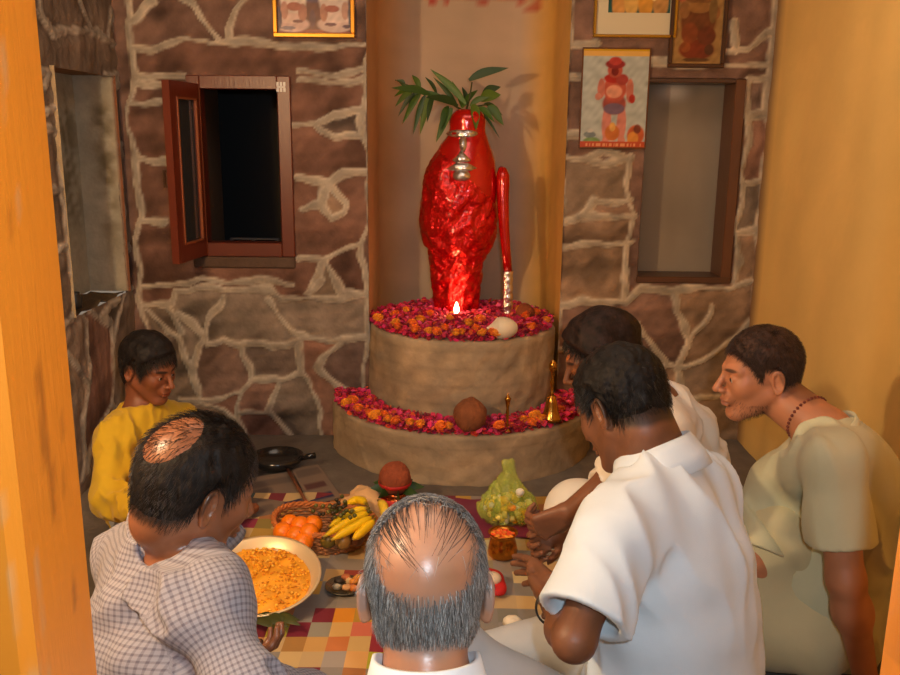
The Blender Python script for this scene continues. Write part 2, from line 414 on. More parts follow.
def strands(S, n, cond, dirf, length, width, cols, seg_n=4, lift=.002, seed=1, grav=0, out=.6, jit=.25, hug=0):
    """hair strands rooted on the head; cond(L) keeps roots, dirf(L, N) gives the comb direction (local frame)"""
    g = np.random.default_rng(seed); R=S['R']; c=S['hc']; s=S['hs']; fat=S.get('fat',0)
    roots = np.zeros((0,3))
    while len(roots) < n:
        u = g.normal(size=(n*3,3)); u /= np.linalg.norm(u,axis=1)[:,None]; o = V3(0,-.005,.02)
        t0 = np.full(len(u),.04); 
        for _ in range(14): t0 += head_sdf((o+u*t0[:,None]), False, fat)*.8
        L = o+u*t0[:,None]; ok = cond(L, g) & (np.abs(head_sdf(L,False,fat))<.002); roots = np.vstack([roots, L[ok]])
    L = roots[:n]; e=1e-3
    def grad(Q): return np.stack([head_sdf(Q+np.eye(3)[i]*e,False,fat)-head_sdf(Q-np.eye(3)[i]*e,False,fat) for i in range(3)],-1)/(2*e)
    N = grad(L); N /= np.linalg.norm(N,axis=1)[:,None]+1e-9
    dd = dirf(L,N); dd = dd+g.normal(size=dd.shape)*jit; dd -= N*(dd*N).sum(1)[:,None]; dd /= np.linalg.norm(dd,axis=1)[:,None]+1e-9
    ln = length*g.uniform(.6,1.2,n) if np.isscalar(length) else length(L)*g.uniform(.6,1.2,n)
    pts = [L-N*.002]; cur = L.copy(); d = dd*(1-out)+N*out; d /= np.linalg.norm(d,axis=1)[:,None]
    for k in range(seg_n):
        cur = cur+d*(ln/seg_n)[:,None]; dist = head_sdf(cur,False,fat); G = grad(cur); G /= np.linalg.norm(G,axis=1)[:,None]+1e-9
        tgt = lift*(k+1); cur = cur+G*np.clip(tgt-dist,-hug,.01)[:,None]
        pts.append(cur.copy()); d = (d-G*(d*G).sum(1)[:,None]) if hug else d*.5+dd*.5-G*((d*G).sum(1)*.5)[:,None]+V3(0,0,-1)*grav; d /= np.linalg.norm(d,axis=1)[:,None]+1e-9
    pts = np.stack(pts,1); K = seg_n+1
    T = np.gradient(pts,axis=1); T /= np.linalg.norm(T,axis=2)[...,None]+1e-9
    A = np.cross(T, N[:,None,:]); A /= np.linalg.norm(A,axis=2)[...,None]+1e-9; B = np.cross(A,T)
    wd = width*np.linspace(1,.25,K)[None,:,None]; V = np.stack([pts+A*wd, pts-A*wd*.6+B*wd*.8, pts-A*wd*.6-B*wd*.8], 2)
    V = V.reshape(-1,3); b = (np.arange(n)*K*3)[:,None,None]; k = (np.arange(K-1)*3)[None,:,None]; j = np.arange(3)[None,None,:]; j2=(j+1)%3
    Q = np.stack([b+k+j, b+k+j2, b+k+3+j2, b+k+3+j],-1).reshape(-1,4)
    cc = np.array(cols)[g.integers(0,len(cols),n)]; cc = np.repeat(cc, K*3, 0)
    return c+(V*s)@R.T, Q, cc
def hair_cap(S, T, seed=5, fade=.03, mask=None, rough=.004, freq=(25,60), h=.0026, str_=(1,1,1)):
    R=S['R']; c=S['hc']; s=S['hs']; fat=S.get('fat',0); nf = wavef(seed, freq, (1,.6), str_)
    def fn(P):
        L = ((P-c)@R)/s; hz = hairline(L[...,1], S.get('hl','std')); sd = np.clip((L[...,2]-hz)/fade, -.3, 1)
        if mask is not None: sd = np.minimum(sd, mask(L))
        t = T(L)*sd+rough*nf(L)*np.clip(sd,0,1)-.0018*(sd<.05)
        A = L.copy(); A[...,0]=np.abs(A[...,0])
        d = _e(L, (0,-.014,.034), (.077+fat*.5,.098,.089)); d = smin(d, _e(L, (0,.028,-.030), (.058+fat,.064,.084)), .03); d = smin(d, _e(L, (0,-.038,-.032), (.056+fat*.5,.052,.058)), .03)
        # keep the ear free
        ear = np.sqrt(((A[...,1]+.006)/.022)**2+((L[...,2]+.004)/.032)**2); t = np.where((A[...,0]>.05)&(ear<1), -.004, t)
        return (d-t)*s*.9
    p = Pr(fn, c-.16*s, c+.16*s, .01)
    A, lo = field([p], c-.165*s, c+.165*s, h); V, Q = nets(A, lo, h); return keep_big(V, Q, .01)
def eyes(S, parent):
    R=S['R']; c=S['hc']; s=S['hs']
    for sx in (-1,1):
        b = MB(); ctr = V3(.031*sx,.0785,.003); 
        V=[];Fs=[];n=20;m=20;cc=[]
        for i in range(m+1):
            th=math.pi*i/m
            for j in range(n):
                ph=2*math.pi*j/n; V.append(ctr+.0128*V3(math.sin(th)*math.cos(ph), math.cos(th), math.sin(th)*math.sin(ph)))
                cc.append((.015,.008,.005) if i<=1 else ((.06,.025,.012) if i<=3 else (.62,.56,.5)))
        for i in range(m):
            for j in range(n): Fs.append((i*n+j,i*n+(j+1)%n,(i+1)*n+(j+1)%n,(i+1)*n+j))
        V=np.array(V); b.add(c+(V*s)@R.T, Fs, np.array(cc)); b.build('eye', MATS['eye'], parent)
def collar(S, parent, m, rn=.062, hgt=.034, gap=26, tilt=None, drop=.020, name='collar', fold=True, ctr=None, wide=1.0, uvs=None):
    ax = nrm(S['hc']+S['R']@V3(0,-.036,-.060)-S['neck']); ax = nrm(ax+V3(0,0,.8)) if tilt is None else nrm(tilt)
    f = S['bfwd']; f = nrm(f-ax*np.dot(f,ax)); r = np.cross(f, ax); ct = S['neck'] if ctr is None else ctr
    prof = [(-.002,-.020),(0,hgt*.7),(.003,hgt),(.008,hgt-.001),(.014,hgt*.55),(.022,-.004),(.0265,-drop),(.0225,-drop-.001),(.016,0),(.010,hgt*.5)] if fold else [(-.002,-.02),(0,hgt),(.005,hgt+.001),(.008,-.02)]
    n = 60; V=[];Fs=[];k=len(prof); g0=math.radians(gap)
    for i in range(n+1):
        a = g0+(2*math.pi-2*g0)*i/n; fr = max(0,math.cos(a)); 
        for j,(dr,z) in enumerate(prof):
            zz = z-(.028*fr**2 if True else 0); rr = rn*(1+.10*abs(math.cos(a)))+dr*wide+.004*math.sin(5*a)*(j>4)
            if fold and j in (5,6,7): zz -= .018*fr**3
            V.append(ct+ax*zz+rr*(f*math.cos(a)+r*math.sin(a)))
    for i in range(n):
        for j in range(k): Fs.append((i*k+j, i*k+(j+1)%k, (i+1)*k+(j+1)%k, (i+1)*k+j))
    Fs += [tuple(range(k)), tuple(n*k+j for j in range(k))[::-1]]
    V=np.array(V)
    uv = None
    if uvs: uv = np.stack([np.repeat(np.arange(n+1),k)*.0075, np.tile(np.cumsum([0]+[.012]*(k-1)),n+1)],-1)
    return mesh(name, V, Fs, m, parent, col=np.ones((len(V),3)), uv=uv)
def sleeve(a, b, ra, rb, k=.03): return [seg(a,b,ra,rb,k)]
def cuffcut(a, b, r, rin, wall=.02):     # flat, hollow end of a sleeve whose axis runs a->b
    ax = nrm(b-a); lo = b-r*2.0-.01; hi = b+r*2.0+.01
    def fn(P):
        q = P-b; t = q@ax; rad = np.linalg.norm(q-t[...,None]*ax, axis=-1)
        return np.where(rad<r*1.22, -t, 1.)
    def inn(P):
        q = P-b; t = q@ax; rad = np.linalg.norm(q-t[...,None]*ax, axis=-1)
        return np.maximum(rad-rin, -t-.035)
    out = [Pr(fn, lo, hi, .003, 's'), Pr(inn, lo, hi, .003, 's')]
    for o in out: o.late = True
    return out
def folds(seed, amp=.006, freq=(3,7,13), stretch=(1,1,1), ridge=.75):
    w = wavef(seed, freq, (1,.8,.5), stretch, 3); w2 = wavef(seed+50, (2,4), (1,.6))
    def post(P, A):
        n = w(P); r = 1-2*np.abs(np.clip(n,-1.5,1.5)); mod = .55+.45*w2(P)
        return A-amp*(ridge*r+(1-ridge)*n)*np.clip(mod,0,1.4)
    return post
mat('skin', (1,1,1), .48, vcol=True, bump=.15, bscale=260, spec=.45, sss=.06, bdist=.002)
mat('scalp', (1,1,1), .34, vcol=True, bump=.1, bscale=200, spec=.6, sss=.06, bdist=.002)
mat('hair', (1,1,1), .38, vcol=True, spec=.35)
mat('hairbase', (1,1,1), .6, vcol=True, bump=.5, bscale=90, spec=.2, aniso=(1,1,.35), bdist=.006)
mat('eye', (1,1,1), .12, vcol=True)
def cloth(name, col, var=.05, bump=.25, rough=.85, sheen=.15, bscale=700): return mat(name, col, rough, bump=bump, bscale=bscale, var=var, vscale=5, sheen=sheen, spec=.25, bdist=.002)
cloth('white_shirt', (.70,.78,.84)); cloth('white_collar', (.76,.82,.88)); cloth('cream_kurta', (.80,.74,.64)); cloth('grey_trousers', (.52,.54,.56))
cloth('white_dhoti', (.80,.76,.66)); cloth('khaki_kurta', (.60,.57,.36)); cloth('yellow_kurta', (.56,.36,.018)); cloth('pale_pyjama', (.50,.54,.62)); cloth('khaki_warmlit', (.60,.52,.30)); cloth('dark_trousers', (.03,.03,.035))  # lap khaki: warm light on the kurta skirt painted in as a yellower tone
def plaid():
    m = mat('checked_cloth', (.4,.4,.42), .85, bump=.2, bscale=600, spec=.25, sheen=.1, bdist=.002); nt = m.node_tree; n = nt.nodes; l = nt.links
    at = n.new('ShaderNodeAttribute'); at.attribute_name = 'fab'; sp = n.new('ShaderNodeSeparateXYZ'); l.new(at.outputs['Vector'], sp.inputs[0])
    outs = []
    for i in (0,1):
        a = n.new('ShaderNodeMath'); a.operation='MULTIPLY'; a.inputs[1].default_value = 1/.0092; l.new(sp.outputs[i], a.inputs[0])
        b = n.new('ShaderNodeMath'); b.operation='FRACT'; l.new(a.outputs[0], b.inputs[0])
        c = n.new('ShaderNodeMath'); c.operation='SUBTRACT'; c.inputs[1].default_value=.5; l.new(b.outputs[0], c.inputs[0])
        d = n.new('ShaderNodeMath'); d.operation='ABSOLUTE'; l.new(c.outputs[0], d.inputs[0])
        e = n.new('ShaderNodeMapRange'); e.inputs['From Min'].default_value=.14; e.inputs['From Max'].default_value=.24; e.inputs['To Min'].default_value=1; e.inputs['To Max'].default_value=0; l.new(d.outputs[0], e.inputs['Value'])
        g = n.new('ShaderNodeMath'); g.operation='MULTIPLY'; g.inputs[1].default_value=.42; l.new(e.outputs[0], g.inputs[0]); outs.append(g)
    s = n.new('ShaderNodeMath'); s.operation='ADD'; l.new(outs[0].outputs[0], s.inputs[0]); l.new(outs[1].outputs[0], s.inputs[1])
    mx = n.new('ShaderNodeMix'); mx.data_type='RGBA'; mx.inputs[6].default_value=(.33,.32,.36,1); mx.inputs[7].default_value=(.115,.10,.13,1)
    l.new(s.outputs[0], mx.inputs[0]); l.new(mx.outputs[2], n['Principled BSDF'].inputs['Base Color']); return m
plaid()
def garment(S, root, name, m, off=.014, sleeve_='short', t=.80, h=.006, seed=1, fold=None, extra=(), rs=(.066,.072), cuffr=.07, post=None, cuts=(), neckhole=True, arms='LR', **kw):
    pr = torso_prims(S, off); cut = []; axs = []
    for q in arms:
        a, e, w = S['sh'+q], S['el'+q], S['wr'+q]
        if sleeve_ == 'short':
            b = a+(e-a)*(t[q] if isinstance(t, dict) else t); pr.append(seg(a, b, rs[0], rs[1], k=.035)); cut += cuffcut(a, b, rs[1], rs[1]-.019); axs.append((a,b))
        else:
            tt = S.get('cuff_t',.90); b = e+(w-e)*tt; pr += [seg(a, e, rs[0], rs[1], k=.035), seg(e, b, rs[1], cuffr, k=.03)]; cut += cuffcut(e, b, cuffr, cuffr-.024); axs += [(a,e),(e,b)]
    pr += list(extra)
    if neckhole:
        hb = S['hc']+S['R']@(V3(0,-.036,-.060)*S['hs']); n0 = S['neck']
        pr.append(seg(n0+nrm(hb-n0)*.02, hb, S.get('nr',.053)+.008, k=.008, op='s'))
    pr += cut; pr += list(cuts)
    V, Q = surf(pr, h, fold if fold is not None else folds(seed, .007)); V, Q = keep_big(V, Q, .03)
    # fabric coordinates: along and across the nearest limb or the back
    P = spine_pts(S); z = nrm(P[-1]-P[0]); l = nrm(S['blat']-z*np.dot(S['blat'],z)); q0 = V-P[0]
    uv = np.stack([q0@l, q0@z], -1); best = _s(V.astype(float), P[0], P[-1], .15, .13)
    for a, b in axs:
        dd = _s(V, a+(b-a)*.12, b, .055, .055); ax = nrm(b-a); r = V-a; tt = r@ax; o = nrm(np.cross(ax,[0,0,1.0])); o2 = np.cross(ax,o)
        ang = np.arctan2(r@o2, r@o); mk = dd < best; uv[mk] = np.stack([tt, ang*.062], -1)[mk]; best = np.where(mk, dd, best)
    return mesh(name, V, Q, m, root, uv=uv, col=np.ones((len(V),3)), **kw)
def trousers(S, root, m, off=.018, h=.009, seed=2, name='trousers', extra=(), ank=1.0, fold=None, cuts=()):
    a = S.get('arm',1.0); pr = [ell(S['pel']+[0,0,.02], (.17*a,.15*a,.115*a), k=.05)]
    for q in 'LR':
        e = S['kn'+q]+(S['an'+q]-S['kn'+q])*ank
        pr += [seg(S['hip'+q],S['kn'+q],.085*a+off,.058*a+off,.05), seg(S['kn'+q],e,.058*a+off,.040*a+off,.04)]
    pr += list(extra)
    V, Q = surf(pr+list(cuts), h, fold if fold is not None else folds(seed, .008, (2.5,5,9))); V, Q = keep_big(V, Q, .03)
    V[:,2] = np.maximum(V[:,2], .012+.004*np.sin(V[:,0]*40)*np.cos(V[:,1]*33))
    return mesh(name, V, Q, m, root, col=np.ones((len(V),3)))
def finish(S):
    S['R'] = rot(*S['face']); S.setdefault('hs', 1.0); S['bfwd'] = rot(S['by'])[:,1]
    S['blat'] = nrm((S['shR']-S['shL'])); 
    if 'mid' not in S: S['mid'] = S['pel']*.5+S['neck']*.5-S['bfwd']*.06
    sit(S, S['by'], **S.get('legs', {}))
    for q in 'LR':
        if 'hand'+q not in S: S['hand'+q] = hand_prims(S['wr'+q], S['wr'+q]-S['el'+q]+V3(0,0,-.02), V3(0,0,-1), 1 if q=='L' else -1, s=S.get('hsz',1.0), curl=(12,18,12))
def make_body(S, root, hh=.0022, ch=.008, hands=(), m='skin'):
    pr = body_prims(S); c = S['hc']; s = S['hs']
    reg = [(c-.150*s, c+.150*s, hh)]+[(np.array(a), np.array(b), r) for a,b,r in hands]
    V, Q = surf(pr, ch, None, reg); V[:,2] = np.maximum(V[:,2], .008)
    return mesh('body', V, Q, MATS[m], root, col=skin_col(S, V))
def radial(p0, down=.35):
    def fn(L,N): d = L-np.array(p0); d /= np.linalg.norm(d,axis=1)[:,None]; return d+V3(0,0,-down)
    return fn
def haircond(hl='std', pad=0.0, mask=None):
    def fn(L,g):
        ear = (np.abs(L[:,0])>.05)&(np.sqrt(((L[:,1]+.006)/.021)**2+((L[:,2]+.004)/.030)**2)<1)
        ok = (L[:,2] > hairline(L[:,1],hl)+pad)&~ear
        if mask is not None: ok &= g.random(len(L)) < mask(L)
        return ok
    return fn
def put_hair(S, root, cap=None, st=(), base=(.01,.008,.007)):
    Vs=[];Qs=[];Cs=[];n=0
    for V,Q,c in st: Vs.append(V);Qs.append(Q+n);Cs.append(c);n+=len(V)
    hb = None
    if cap is not None:
        V,Q = cap; hb = mesh('hair', V, Q, MATS['hairbase'], root, col=np.repeat(np.array([base]),len(V),0)*(1+.3*wavef(9,(30,70),(1,.6))(V))[:,None])
    if Vs: mesh('loose_hair' if hb else 'hair', np.vstack(Vs), np.vstack(Qs), MATS['hair'], root, col=np.vstack(Cs))
DARK = [(.012,.008,.006),(.02,.013,.01),(.006,.005,.005),(.035,.022,.016)]
DARK2 = [(.006,.004,.003),(.010,.007,.005),(.003,.003,.003)]
# ---- old man seen from behind
S = dict(hc=D(426,590,1.19), hs=1.0, face=(91,17), by=91, skin=(.40,.19,.11), haircol=(.20,.19,.19), baldcol=(.56,.30,.19), stubble=.45)
n0 = D(427,660,1.13); S['neck'] = n0+V3(0,-.01,-.045); S['pel'] = V3(n0[0], n0[1]-.20, .10)
S['shL'] = n0+V3(-.18,-.05,-.165); S['shR'] = n0+V3(.18,-.05,-.165); S['nr']=.054
S['elL'] = S['shL']+V3(-.01,.04,-.23); S['elR'] = S['shR']+V3(.01,.04,-.23); S['wrL'] = S['elL']+V3(.08,.20,-.03); S['wrR'] = S['elR']+V3(-.10,.20,-.03); S['legs'] = dict(spread=.20, fwd=.22)
S['hairmask'] = lambda L: np.clip((np.interp(L[:,1], [-.12,-.09,-.05,0,.04,.08], [.016,.032,.070,.098,.115,.14])-L[:,2])/.022,0,1)
finish(S); root = empty('person', V3(*S['pel'][:2],0)); props(root, 'balding grey-haired man in a white collared shirt, sitting with his back turned in the middle', 'person')
make_body(S, root, .0022, m='scalp')
garment(S, root, 'shirt', MATS['white_collar'], h=.008, t=.8, seed=11); collar(S, root, MATS['white_collar'], rn=.062, hgt=.052, gap=24, drop=.030)
trousers(S, root, MATS['grey_trousers'])
def zb(L): return np.interp(L[:,1], [-.12,-.09,-.05,0,.04,.08], [.016,.032,.070,.098,.115,.14])
def m_old(L):
    f = np.clip((zb(L)-L[:,2])/.022, 0, 1); return f
GREY = [(.15,.145,.14),(.28,.27,.26),(.08,.075,.07),(.46,.45,.44),(.21,.20,.19)]
st = [strands(S, 9000, haircond('nape', -.004, m_old), radial((0,-.03,.16),.9), .024, .00055, GREY, out=.16, jit=.22, seed=2, lift=.0016),
      strands(S, 900, lambda L,g: (L[:,2]>.05)&(g.random(len(L))<np.clip((zb(L)+.022-L[:,2])/.02,0.03,1)), radial((0,.06,.12),.2), .035, .0004, GREY, out=.08, jit=.3, seed=4, lift=.001),
      strands(S, 6000, lambda L,g: (L[:,2]>.075)&(L[:,1]>-.050+.085*g.random(len(L))**.6+.9*(np.abs(L[:,0])<.02)*0)&(L[:,1]<.08), lambda L,N: L*[3,.2,0]+V3(0,-.3,.05), .026, .0007, GREY+[(.42,.38,.36)], out=.6, jit=.7, seed=7, lift=.002),
      strands(S, 120, lambda L,g: (L[:,2]>.07)&(L[:,1]>.02)&(np.abs(L[:,0])<.055), lambda L,N: V3(0,-1,-.1)+0*L, .15, .0008, [(.05,.04,.035),(.09,.075,.07)], seg_n=16, out=.02, jit=.06, seed=5, lift=.0001, hug=.01),
      strands(S, 4200, lambda L,g: (L[:,2]>.05)&(L[:,1]>.012+.02*g.random(len(L)))&(np.abs(L[:,0])<.085), lambda L,N: L*[3,.2,0]+V3(0,-.02,.05), .026, .00045, GREY+[(.5,.48,.48)], out=.62, jit=.6, seed=6, lift=.002)]
put_hair(S, root, None, st)
# ---- man in checked shirt
S = dict(hc=D(196,488,1.44), hs=.96, face=(42,24,-4), by=42, skin=(.27,.105,.05), haircol=(.015,.012,.012), baldcol=(.25,.10,.05), nr=.055, fat=.002)
S['neck'] = D(180,526,1.49); S['shL'] = D(134,560,1.64); S['shR'] = D(208,602,1.36)
S['pel'] = V3(S['neck'][0]-.02, S['neck'][1]-.14, .12); S['elR'] = D(246,704,1.28); S['wrR'] = D(322,700,1.50)
S['elL'] = D(165,640,1.85); S['wrL'] = D(216,652,1.97); S['w'] = [.155,.155,.155,.160,.165,.125,.07]; S['dp'] = [.13,.13,.125,.125,.115,.085,.06]
S['handL'] = hand_prims(S['wrL'], V3(.95,.1,-.1), V3(.1,.3,.6), 1, curl=(30,35,30))
S['legs'] = dict(spread=.17, fwd=.26)
finish(S); root = empty('person', V3(*S['pel'][:2],0)); props(root, 'balding dark-haired man in a grey checked shirt, leaning over the tray of yellow food', 'person')
S['marks'] = [((.0,.088,.045),(.010,.03,.022),(.85,.85,.82)), ((.022,.086,.028),(.012,.02,.004),(.8,.8,.8)), ((-.022,.086,.028),(.012,.02,.004),(.8,.8,.8))]
def m_lm(L):
    d = np.sqrt(((L[...,0]-.008)/.052)**2+((L[...,1]+.080)/.066)**2+((L[...,2]-.078)/.064)**2); return np.clip((d-.80)/.55, -.2, 1)
def m_lm2(L): return np.clip(m_lm(L)*2.2,0.45,1)
S['hairmask'] = lambda L: np.clip(m_lm(L),0,1); S['stubble'] = .75
make_body(S, root, .0022, hands=[(S['wrL']-.03, S['wrL']+V3(.2,.08,.08), .004)], m='scalp')
g_ = garment(S, root, 'shirt', MATS['checked_cloth'], off=.016, sleeve_='long', h=.005, seed=21, rs=(.062,.056), cuffr=.044, fold=folds(21,.011,(3,6,11)))
collar(S, g_, MATS['checked_cloth'], rn=.064, hgt=.042, gap=20, drop=.024, uvs=True)
trousers(S, root, MATS['dark_trousers'])
st = [strands(S, 4200, haircond('std', 0, m_lm2), radial((0,.02,.13),.5), .022, .0006, DARK, out=.10, jit=.2, seed=12, lift=.003),
      strands(S, 500, lambda L,g: (L[:,2]>.07)&(L[:,1]>-.01)&(L[:,1]<.06)&(np.abs(L[:,0])<.05), lambda L,N: V3(.5,-1,0)+0*L, .06, .0006, DARK, out=.12, jit=.2, seed=13, lift=.003)]
put_hair(S, root, hair_cap(S, lambda L: .008, 31, mask=m_lm, rough=.0015), st)
# ---- man in white short-sleeved shirt
S = dict(hc=D(622,408,1.74), hs=.94, face=(130,34,-4), by=128, skin=(.19,.075,.035), haircol=(.010,.008,.007), nr=.062, fat=.003)
S['neck'] = D(656,460,1.72); S['shL'] = D(614,536,1.57); S['shR'] = D(703,490,1.82); S['sr']=.050
S['pel'] = V3(.44,1.56,.13); S['mid'] = (S['pel']+S['neck'])/2+V3(.06,-.07,.02)
S['elL'] = D(574,640,1.47); S['wrL'] = D(552,606,1.80); S['elR'] = D(690,600,2.05); S['wrR'] = D(575,600,1.92)
S['hipL'] = S['pel']+V3(-.10,-.02,0); S['knL'] = D(448,655,1.80); S['anL'] = V3(.02,2.0,.07); S['hipR'] = S['pel']+V3(.06,.08,0); S['knR'] = V3(.30,1.96,.12); S['anR'] = V3(.10,1.98,.07); S['toR'] = V3(.0,2.0,.05); S['toL']=V3(.10,2.08,.05)
hf = D(518,568,2.02)-S['wrL']
S['handL'] = hand_prims(S['wrL'], hf, V3(.35,.9,.15), 1, curl=(10,14,12), thumb=(62,10), s=1.02, spread=9)
S['wrR'] = S['wrL']+V3(.012,.055,.012); S['handR'] = hand_prims(S['wrR'], hf+V3(0,-.03,0), V3(-.35,-.9,-.15), -1, curl=(10,14,12), thumb=(58,10), s=1.02, spread=9)
S['w'] = [.175,.175,.168,.166,.160,.125,.07]; S['dp'] = [.15,.15,.14,.13,.118,.088,.06]; S['arm']=.86
finish(S); root = empty('person', V3(*S['pel'][:2],0)); props(root, 'man in a white short-sleeved shirt with black hair, hands pressed together beside the brass pot', 'person')
S['stubble'] = .8
hm = S['wrL']+nrm(hf)*.09
make_body(S, root, .0024, hands=[(hm-V3(.12,.14,.11), hm+V3(.10,.14,.11), .003)])
garment(S, root, 'shirt', MATS['white_shirt'], off=.020, t=.80, h=.0055, seed=33, rs=(.060,.082), fold=folds(33,.014,(2.5,5,10), (1,1,.6)))
collar(S, root, MATS['white_shirt'], rn=.068, hgt=.034, gap=18, drop=.034, tilt=V3(-.35,.30,.9))
trousers(S, root, MATS['grey_trousers'], off=.022, h=.007, seed=35)
w_ = MB(); ax = nrm(S['wrL']-S['elL']); w_.lathe([(.033,-.007),(.037,-.006),(.037,.006),(.033,.007)], S['wrL']-ax*.022, 28, (.02,.02,.02), axis=ax); w_.build('bracelet', mat('bracelet_black',(1,1,1),.4,vcol=True), root)
st = [strands(S, 5200, haircond('std', .0), radial((0,-.06,.12),.25), .022, .0006, DARK2, out=.18, jit=.25, seed=22, lift=.003),
      strands(S, 300, haircond('std', .0), radial((0,-.06,.12),.25), .026, .0005, [(.10,.09,.08),(.06,.05,.045)], out=.2, jit=.3, seed=23, lift=.004)]
put_hair(S, root, hair_cap(S, lambda L: np.interp(L[...,2],[-.06,0,.05,.1],[.003,.006,.011,.013]), 41, fade=.04, rough=.0015), st)
# ---- man behind him
S = dict(hc=D(602,358,2.32), hs=.94, face=(176,24,0), by=165, skin=(.22,.085,.04), haircol=(.012,.009,.008), nr=.056)
S['neck'] = D(655,404,2.34); S['shL'] = D(662,436,2.20); S['shR'] = D(664,420,2.48); S['pel'] = V3(.68,2.40,.13); S['mid'] = (S['pel']+S['neck'])/2+V3(.07,-.01,.09)
S['elL'] = D(640,458,2.02); S['wrL'] = D(570,512,2.10); S['elR'] = D(628,470,2.36); S['wrR'] = D(566,520,2.26)
S['hipL'] = S['pel']+V3(-.06,-.08,0); S['knL'] = V3(.40,2.22,.14); S['anL'] = V3(.42,2.3,.07); S['toL'] = V3(.36,2.3,.06); S['hipR'] = S['pel']+V3(-.06,.08,0); S['knR'] = D(578,512,2.40); S['anR'] = V3(.46,2.35,.07); S['toR'] = V3(.34,2.33,.05)
S['handL'] = hand_prims(S['wrL'], V3(-.85,.25,-.62), V3(.1,.9,.3), 1, curl=(48,55,35), thumb=(35,25)); S['handR'] = hand_prims(S['wrR'], V3(-.85,-.30,-.55), V3(0,-.9,.2), -1, curl=(45,50,35), thumb=(35,25))
finish(S); root = empty('person', V3(*S['pel'][:2],0)); props(root, 'dark-haired man in a cream kurta with an orange forehead mark, behind the white-shirted man', 'person')
S['stubble']=.8; S['marks'] = [((.0,.085,.048),(.022,.05,.020),(.85,.22,.04))]
hm = D(556,525,2.15)
make_body(S, root, .003, hands=[(hm-V3(.10,.14,.09), hm+V3(.10,.16,.09), .0035)])
S['cuff_t'] = .42
garment(S, root, 'kurta', MATS['cream_kurta'], off=.018, sleeve_='long', h=.007, seed=43, rs=(.066,.062), cuffr=.058)
trousers(S, root, MATS['white_dhoti'], off=.026, seed=45, name='pyjama', fold=folds(45,.006,(2,4,7)))
st = [strands(S, 3500, haircond('std', 0), radial((0,-.05,.12),.2), .030, .0008, DARK, out=.3, jit=.3, seed=32, lift=.004)]
put_hair(S, root, hair_cap(S, lambda L: np.interp(L[...,2],[-.06,0,.05,.1],[.004,.010,.018,.020]), 51, rough=.003, freq=(9,22)), st, base=(.018,.009,.007))
# ---- man on the right in khaki
S = dict(hc=D(760,373,2.20), hs=.95, face=(182,8,0), by=178, skin=(.50,.20,.095), haircol=(.075,.035,.022), nr=.056, sr=.047, beard=.22, lip=(.42,.15,.10))
S['neck'] = D(826,432,2.13); S['shL'] = D(832,458,1.99); S['shR'] = D(778,484,2.24); S['pel'] = V3(.98,2.07,.13); S['mid'] = (S['pel']+S['neck'])/2+V3(.10,0,.06)
S['elL'] = D(846,580,1.99); S['wrL'] = D(868,690,2.06); S['elR'] = D(752,562,2.20); S['wrR'] = D(788,600,2.22)
S['hipL'] = S['pel']+V3(-.04,-.09,0); S['knL'] = V3(.70,2.03,.13); S['anL'] = V3(.74,2.10,.09); S['toL'] = V3(.70,2.06,.06); S['hipR'] = S['pel']+V3(-.04,.09,0); S['knR'] = V3(.72,2.12,.14); S['anR'] = V3(.84,2.04,.09); S['toR']=V3(.80,1.98,.06)
S['handL'] = hand_prims(S['wrL'], V3(.02,-.15,-.25), V3(-.3,.3,-.9), 1, curl=(8,10,10)); S['handR'] = hand_prims(S['wrR'], V3(.7,.15,-.35), V3(.1,-.3,-.9), -1, curl=(20,25,20))
finish(S); root = empty('person', V3(*S['pel'][:2],0)); props(root, 'short-haired fair man in a khaki kurta, leaning on one arm by the plaster wall', 'person')
S['stubble']=.55
make_body(S, root, .0024, ch=.006)
lap = [seg(V3(.62,2.13,.12), V3(.90,2.11,.13), .11,.13, k=.08), seg(V3(.66,2.12,.15), V3(.9,2.06,.16), .10,.14,k=.08), seg(V3(.84,2.06,.36), V3(.68,2.09,.17), .11,.12,k=.10)]
garment(S, root, 'kurta', MATS['khaki_kurta'], off=.018, t=dict(L=.70,R=.84), h=.0055, seed=53, rs=(.062,.080), fold=folds(53,.015,(3,6,11),(1,1,.6)), extra=[ell(V3(.95,2.08,.22),(.17,.15,.16),k=.07)])
collar(S, root, MATS['khaki_kurta'], rn=.068, hgt=.012, gap=8, fold=False, tilt=V3(-.5,.1,.85))
trousers(S, root, MATS['khaki_warmlit'], off=.024, seed=55, name='kurta_skirt', extra=lap, fold=folds(55,.008,(2,4,7),(.6,1,1)))
bd = MB(); hb = S['hc']+S['R']@V3(0,-.036,-.060); ax = nrm(hb-S['neck']); c0 = S['neck']+ax*.055; r1 = nrm(np.cross(ax,V3(0,1,0))); r2 = np.cross(ax,r1)
for i in range(34):
    a = i*2*math.pi/34; bd.ball(c0+.060*(math.cos(a)*r1+math.sin(a)*r2)+V3(0,0,-.012*math.cos(a)*0)+ax*(.018*math.sin(a*1)), .0042, (.16,.03,.015), 6)
bd.build('necklace', mat('beads',(1,1,1),.5,vcol=True), root)
eyes(S, root)
SH = [(.05,.028,.018),(.09,.045,.028),(.03,.016,.011)]
st = [strands(S, 8000, haircond('std', 0), radial((0,-.05,.12),.1), .013, .0006, SH, out=.3, jit=.25, seed=42, lift=.002),
      strands(S, 500, lambda L,g: (L[:,2]<-.02)&(L[:,1]>.0)&(L[:,1]<.09)&(L[:,2]<-.05+.5*(0.03-np.abs(L[:,0]))), radial((0,0,.1),.4), .004, .0004, SH, out=.4, seed=43)]
put_hair(S, root, hair_cap(S, lambda L: np.interp(L[...,2],[-.06,0,.05,.1],[.001,.002,.003,.005]), 61, rough=.0008, freq=(40,90)), st, base=(.05,.025,.016))
